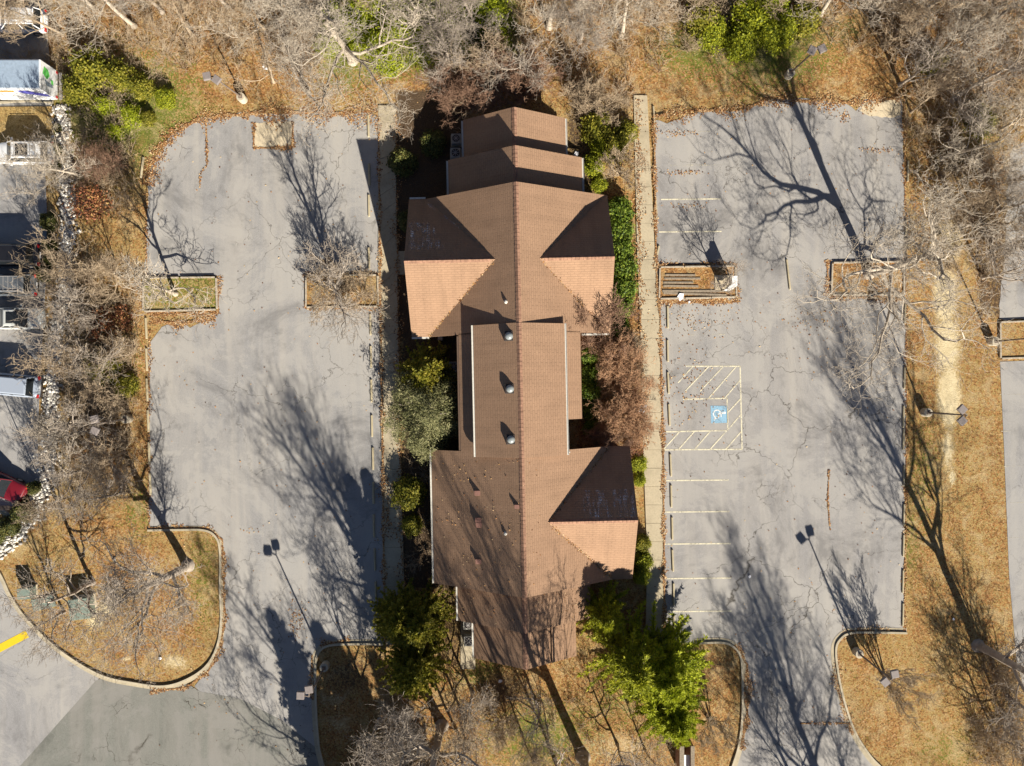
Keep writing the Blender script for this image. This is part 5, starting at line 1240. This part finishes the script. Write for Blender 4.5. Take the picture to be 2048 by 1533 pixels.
# ------------------------------------------------------------------ vehicles
def vehicle(u, v, paint, label, cat='car', L=4.8, Wd=1.85, hh=1.75, kind='suv', rz=0., rack=False, name='parked_car', roofglass=False, roofc=None, hatch=True, loc_z=1.2):
    """front points along local -x, tail along +x"""
    p = P(u, v, loc_z); r = empty(name, (p.x, p.y, .02), rz); tag(r, label, cat, 'vehicles parked along the left edge')
    pm = NT('paint_' + str(len(bpy.data.materials)), .28); pm.b.inputs['Specular IOR Level'].default_value = .5; pm.b.inputs['Coat Weight'].default_value = .6; pm.b.inputs['Coat Roughness'].default_value = .08; pmat = pm.base(paint)
    w = Wd / 2; belt = hh * .58; x0, x1 = -L / 2, L / 2
    # lower body: lofted sections
    st = [(x0, .62, .32, .55), (x0 + .12, .86, .25, .66), (x0 + .5, .97, .2, .76), (x0 + 1.25, 1, .2, belt - .08), (x0 + 1.6, 1, .2, belt), (x1 - .9, 1, .2, belt), (x1 - .25, .97, .22, belt - .02), (x1 - .05, .9, .28, belt - .12), (x1, .78, .36, belt - .25)]
    V, Fc = [], []
    for (x, ws, zb, zt) in st:
        a = w * ws
        V += [(x, -a * .9, zb), (x, -a, zb + .2), (x, -a, zt - .22), (x, -a * .93, zt - .03), (x, -a * .55, zt + .02), (x, 0, zt + .03), (x, a * .55, zt + .02), (x, a * .93, zt - .03), (x, a, zt - .22), (x, a, zb + .2), (x, a * .9, zb)]
    m = 11
    for i in range(len(st) - 1):
        for j in range(m - 1): Fc.append((i * m + j, i * m + j + 1, (i + 1) * m + j + 1, (i + 1) * m + j))
        Fc.append((i * m + m - 1, i * m, (i + 1) * m, (i + 1) * m + m - 1))
    Fc += [tuple(reversed(range(m))), tuple((len(st) - 1) * m + j for j in range(m))]
    b = MB(); b.v, b.f = V, Fc; body = b.build('body', pmat, r, smooth=True)
    bv = body.modifiers.new('sub', 'SUBSURF'); bv.levels = 1; bv.render_levels = 2
    # greenhouse
    xr1 = x1 - (.32 if kind in ('suv', 'van') else 1.25); xr0 = x0 + (1.25 if kind != 'van' else .8)
    tx0, tx1 = xr0 + .75, xr1 - (.28 if kind in ('suv', 'van') else .7)
    g = MB(); wb, wt = w * .93, w * .76; z0, z1 = belt - .04, hh - .09
    g.v = [(xr0, -wb * .92, z0), (xr1, -wb * .95, z0), (xr1, wb * .95, z0), (xr0, wb * .92, z0), (tx0, -wt, z1), (tx1, -wt, z1), (tx1, wt, z1), (tx0, wt, z1)]
    g.f = [(4, 5, 6, 7), (0, 1, 5, 4), (1, 2, 6, 5), (2, 3, 7, 6), (3, 0, 4, 7)]
    g.build('windows', M['glass'], r, bevel=.03)
    rf = MB(); zt = hh; a0, a1 = tx0 - .06, tx1 + .1
    rf.v = [(a0, -wt * .98, z1 - .01), (a1, -wt * .98, z1 - .01), (a1, wt * .98, z1 - .01), (a0, wt * .98, z1 - .01), (a0 + .12, -wt * .86, zt), (a1 - .12, -wt * .86, zt), (a1 - .12, wt * .86, zt), (a0 + .12, wt * .86, zt)]
    rf.f = [(3, 2, 1, 0), (4, 5, 6, 7), (0, 1, 5, 4), (1, 2, 6, 5), (2, 3, 7, 6), (3, 0, 4, 7)]
    roof = rf.build('roof', pmat if roofc is None else roofc, r, bevel=.035, smooth=False)
    if roofglass: MB().box(((a0 + a1) / 2 - .3, 0, zt + .008), (1.0, wt * 1.3, .02)).build('sunroof', M['glass'], roof)
    pil = MB()
    for sy in (-1, 1):
        for (xa, xb) in ((xr0, tx0), (xr1, tx1)):
            pil.tube((xa, sy * wb * .94, z0), (xb, sy * wt * .99, z1), .045, .04, 6)
        xm = (tx0 + tx1) / 2; pil.tube((xm, sy * wb * .95, z0), (xm, sy * wt, z1), .04, .035, 6)
    pil.build('window_frame', pmat, r)
    for sy in (-1, 1):
        MB().box((x1 - .05, sy * w * .80, belt - .28), (.12, .3, .26)).build('tail_lamp', M['red_glass'], r, bevel=.03)
        MB().box((x0 + .12, sy * w * .68, .62), (.16, .34, .14)).build('headlight', M['dome'], r, bevel=.03)
        MB().box((xr0 + .45, sy * (w + .12), belt + .05), (.14, .24, .16)).build('mirror', pmat, r, bevel=.03)
        for xx in (x0 + .95, x1 - .95):
            wl = MB(); n0 = (xx, sy * (w - .16), .34); wl.tube(n0, (xx, sy * (w + .015), .34), .34, .34, 20)
            wh = wl.build('wheel', M['rubber'], r, bevel=.03); MB().tube((xx, sy * (w + .005), .34), (xx, sy * (w + .03), .34), .2, .19, 14).build('rim', M['grey_metal'], wh)
    MB().box((x1 + .01, 0, belt - .42), (.03, .5, .14)).build('number_plate', M['white_metal'], r)
    MB().box((x1 - .02, 0, .42), (.16, Wd * .9, .2)).build('rear_bumper', M['dark_metal'] if kind != 'sedan' else pmat, r, bevel=.04)
    if rack:
        k = MB()
        for sy in (-1, 1): k.tube((a0 + .25, sy * wt * .84, zt + .07), (a1 - .15, sy * wt * .84, zt + .07), .022, seg=6)
        for q in range(5): x = a0 + .4 + q * (a1 - a0 - .8) / 4; k.tube((x, -wt * .84, zt + .07), (x, wt * .84, zt + .07), .016, seg=6)
        k.build('roof_rack', M['grey_metal'], r)
    return r
vehicle(28, 38, (.75, .75, .74), 'white sport utility vehicle topmost at the left edge under bare branches', hh=1.85)
vehicle(40, 303, (.74, .74, .72), 'white vehicle with roof rack below the brown mulch bed', rack=True, roofglass=True, L=4.9)
vehicle(14, 509, (.012, .012, .014), 'black sport utility vehicle with red tail lamps casting a wide shadow', hh=1.85)
vehicle(6, 569, (.10, .11, .12), 'dark grey estate car with roof rack directly below the black one', rack=True, hh=1.65)
vehicle(22, 636, (.45, .46, .43), 'pale silver car with a small dark sunroof half under bare branches', kind='sedan', roofglass=True, hh=1.5, rz=math.pi)
vehicle(14, 770, (.30, .34, .40), 'silver blue van angled slightly beside the stone strip', kind='van', hh=1.85, rz=-.09)
vehicle(-14, 968, (.14, .008, .014), 'dark red car lowest at the left edge under pale branches', hh=1.5, rz=-.45, kind='sedan')
# box truck
p = P(36, 162, 1.8); tk = empty('box_truck', (p.x, p.y, .02)); tag(tk, 'white box truck with grey roof and coloured side graphics by the mulch bed', 'truck', 'vehicles parked along the left edge')
MB().box((.3, 0, 1.95), (4.6, 2.35, 2.5)).build('cargo_box', M['white_metal'], tk, bevel=.03)
M['truck_roof'] = plain('translucent_roof_panel', (.27, .34, .42), .45); M['orange_p'] = plain('orange_graphic', (.75, .30, .05), .5); M['purple_p'] = plain('blue_graphic', (.10, .10, .42), .5); M['green_p'] = plain('green_graphic', (.12, .5, .10), .5); M['slate_p'] = plain('slate_graphic', (.2, .24, .28), .5)
MB().box((.3, 0, 3.22), (4.4, 2.15, .05)).build('roof_panel', M['truck_roof'], tk)
mb = MB(); mb.box((-.6, -1.19, 2.75), (1.7, .03, .28)); mb.box((-1.5, -1.19, 2.5), (.6, .03, .12)); mb.build('orange_stripe', M['orange_p'], tk)
mb = MB(); mb.poly([(.5, -1.20, 2.9), (.7, -1.20, 2.3), (2.5, -1.20, 1.5), (2.5, -1.20, 2.0), (1.4, -1.20, 2.9)]); mb.build('blue_stripe', M['purple_p'], tk)
mb = MB(); mb.poly([(2.62, .8, 2.7), (2.62, .2, 2.9), (2.62, -.1, 2.3), (2.62, .3, 1.9), (2.62, .7, 2.1)]); mb.poly([(2.62, .1, 1.75), (2.62, -.2, 1.7), (2.62, -.25, 1.35), (2.62, .1, 1.4)]); mb.build('green_mark', M['green_p'], tk)
mb = MB(); mb.poly([(2.618, -.2, 2.6), (2.618, -.6, 2.3), (2.618, -.5, 1.4), (2.618, -.25, 1.5)]); mb.build('slate_mark', M['slate_p'], tk)
mb = MB(); mb.box((-3.0, 0, 1.15), (1.8, 2.0, 1.5)); mb.box((-4.1, 0, .85), (.9, 1.9, .8)); mb.build('cab', M['white_metal'], tk, bevel=.12)
MB().box((-3.65, 0, 1.55), (.6, 1.7, .55)).build('windscreen', M['glass'], tk, bevel=.08)
MB().box((-.6, 0, .55), (6.2, 1.0, .2)).build('chassis', M['dark_metal'], tk); MB().box((2.75, 0, .5), (.25, 2.2, .16)).build('rear_bumper', M['grey_metal'], tk)
for xx in (-3.4, 1.5):
    for sy in (-1, 1): MB().tube((xx, sy * .85, .42), (xx, sy * 1.12, .42), .42, .42, 18).build('wheel', M['rubber'], tk, bevel=.03)
for sy in (-1, 1): MB().box((2.62, sy * 1.0, .85), (.05, .16, .25)).build('tail_lamp', M['red_glass'], tk)
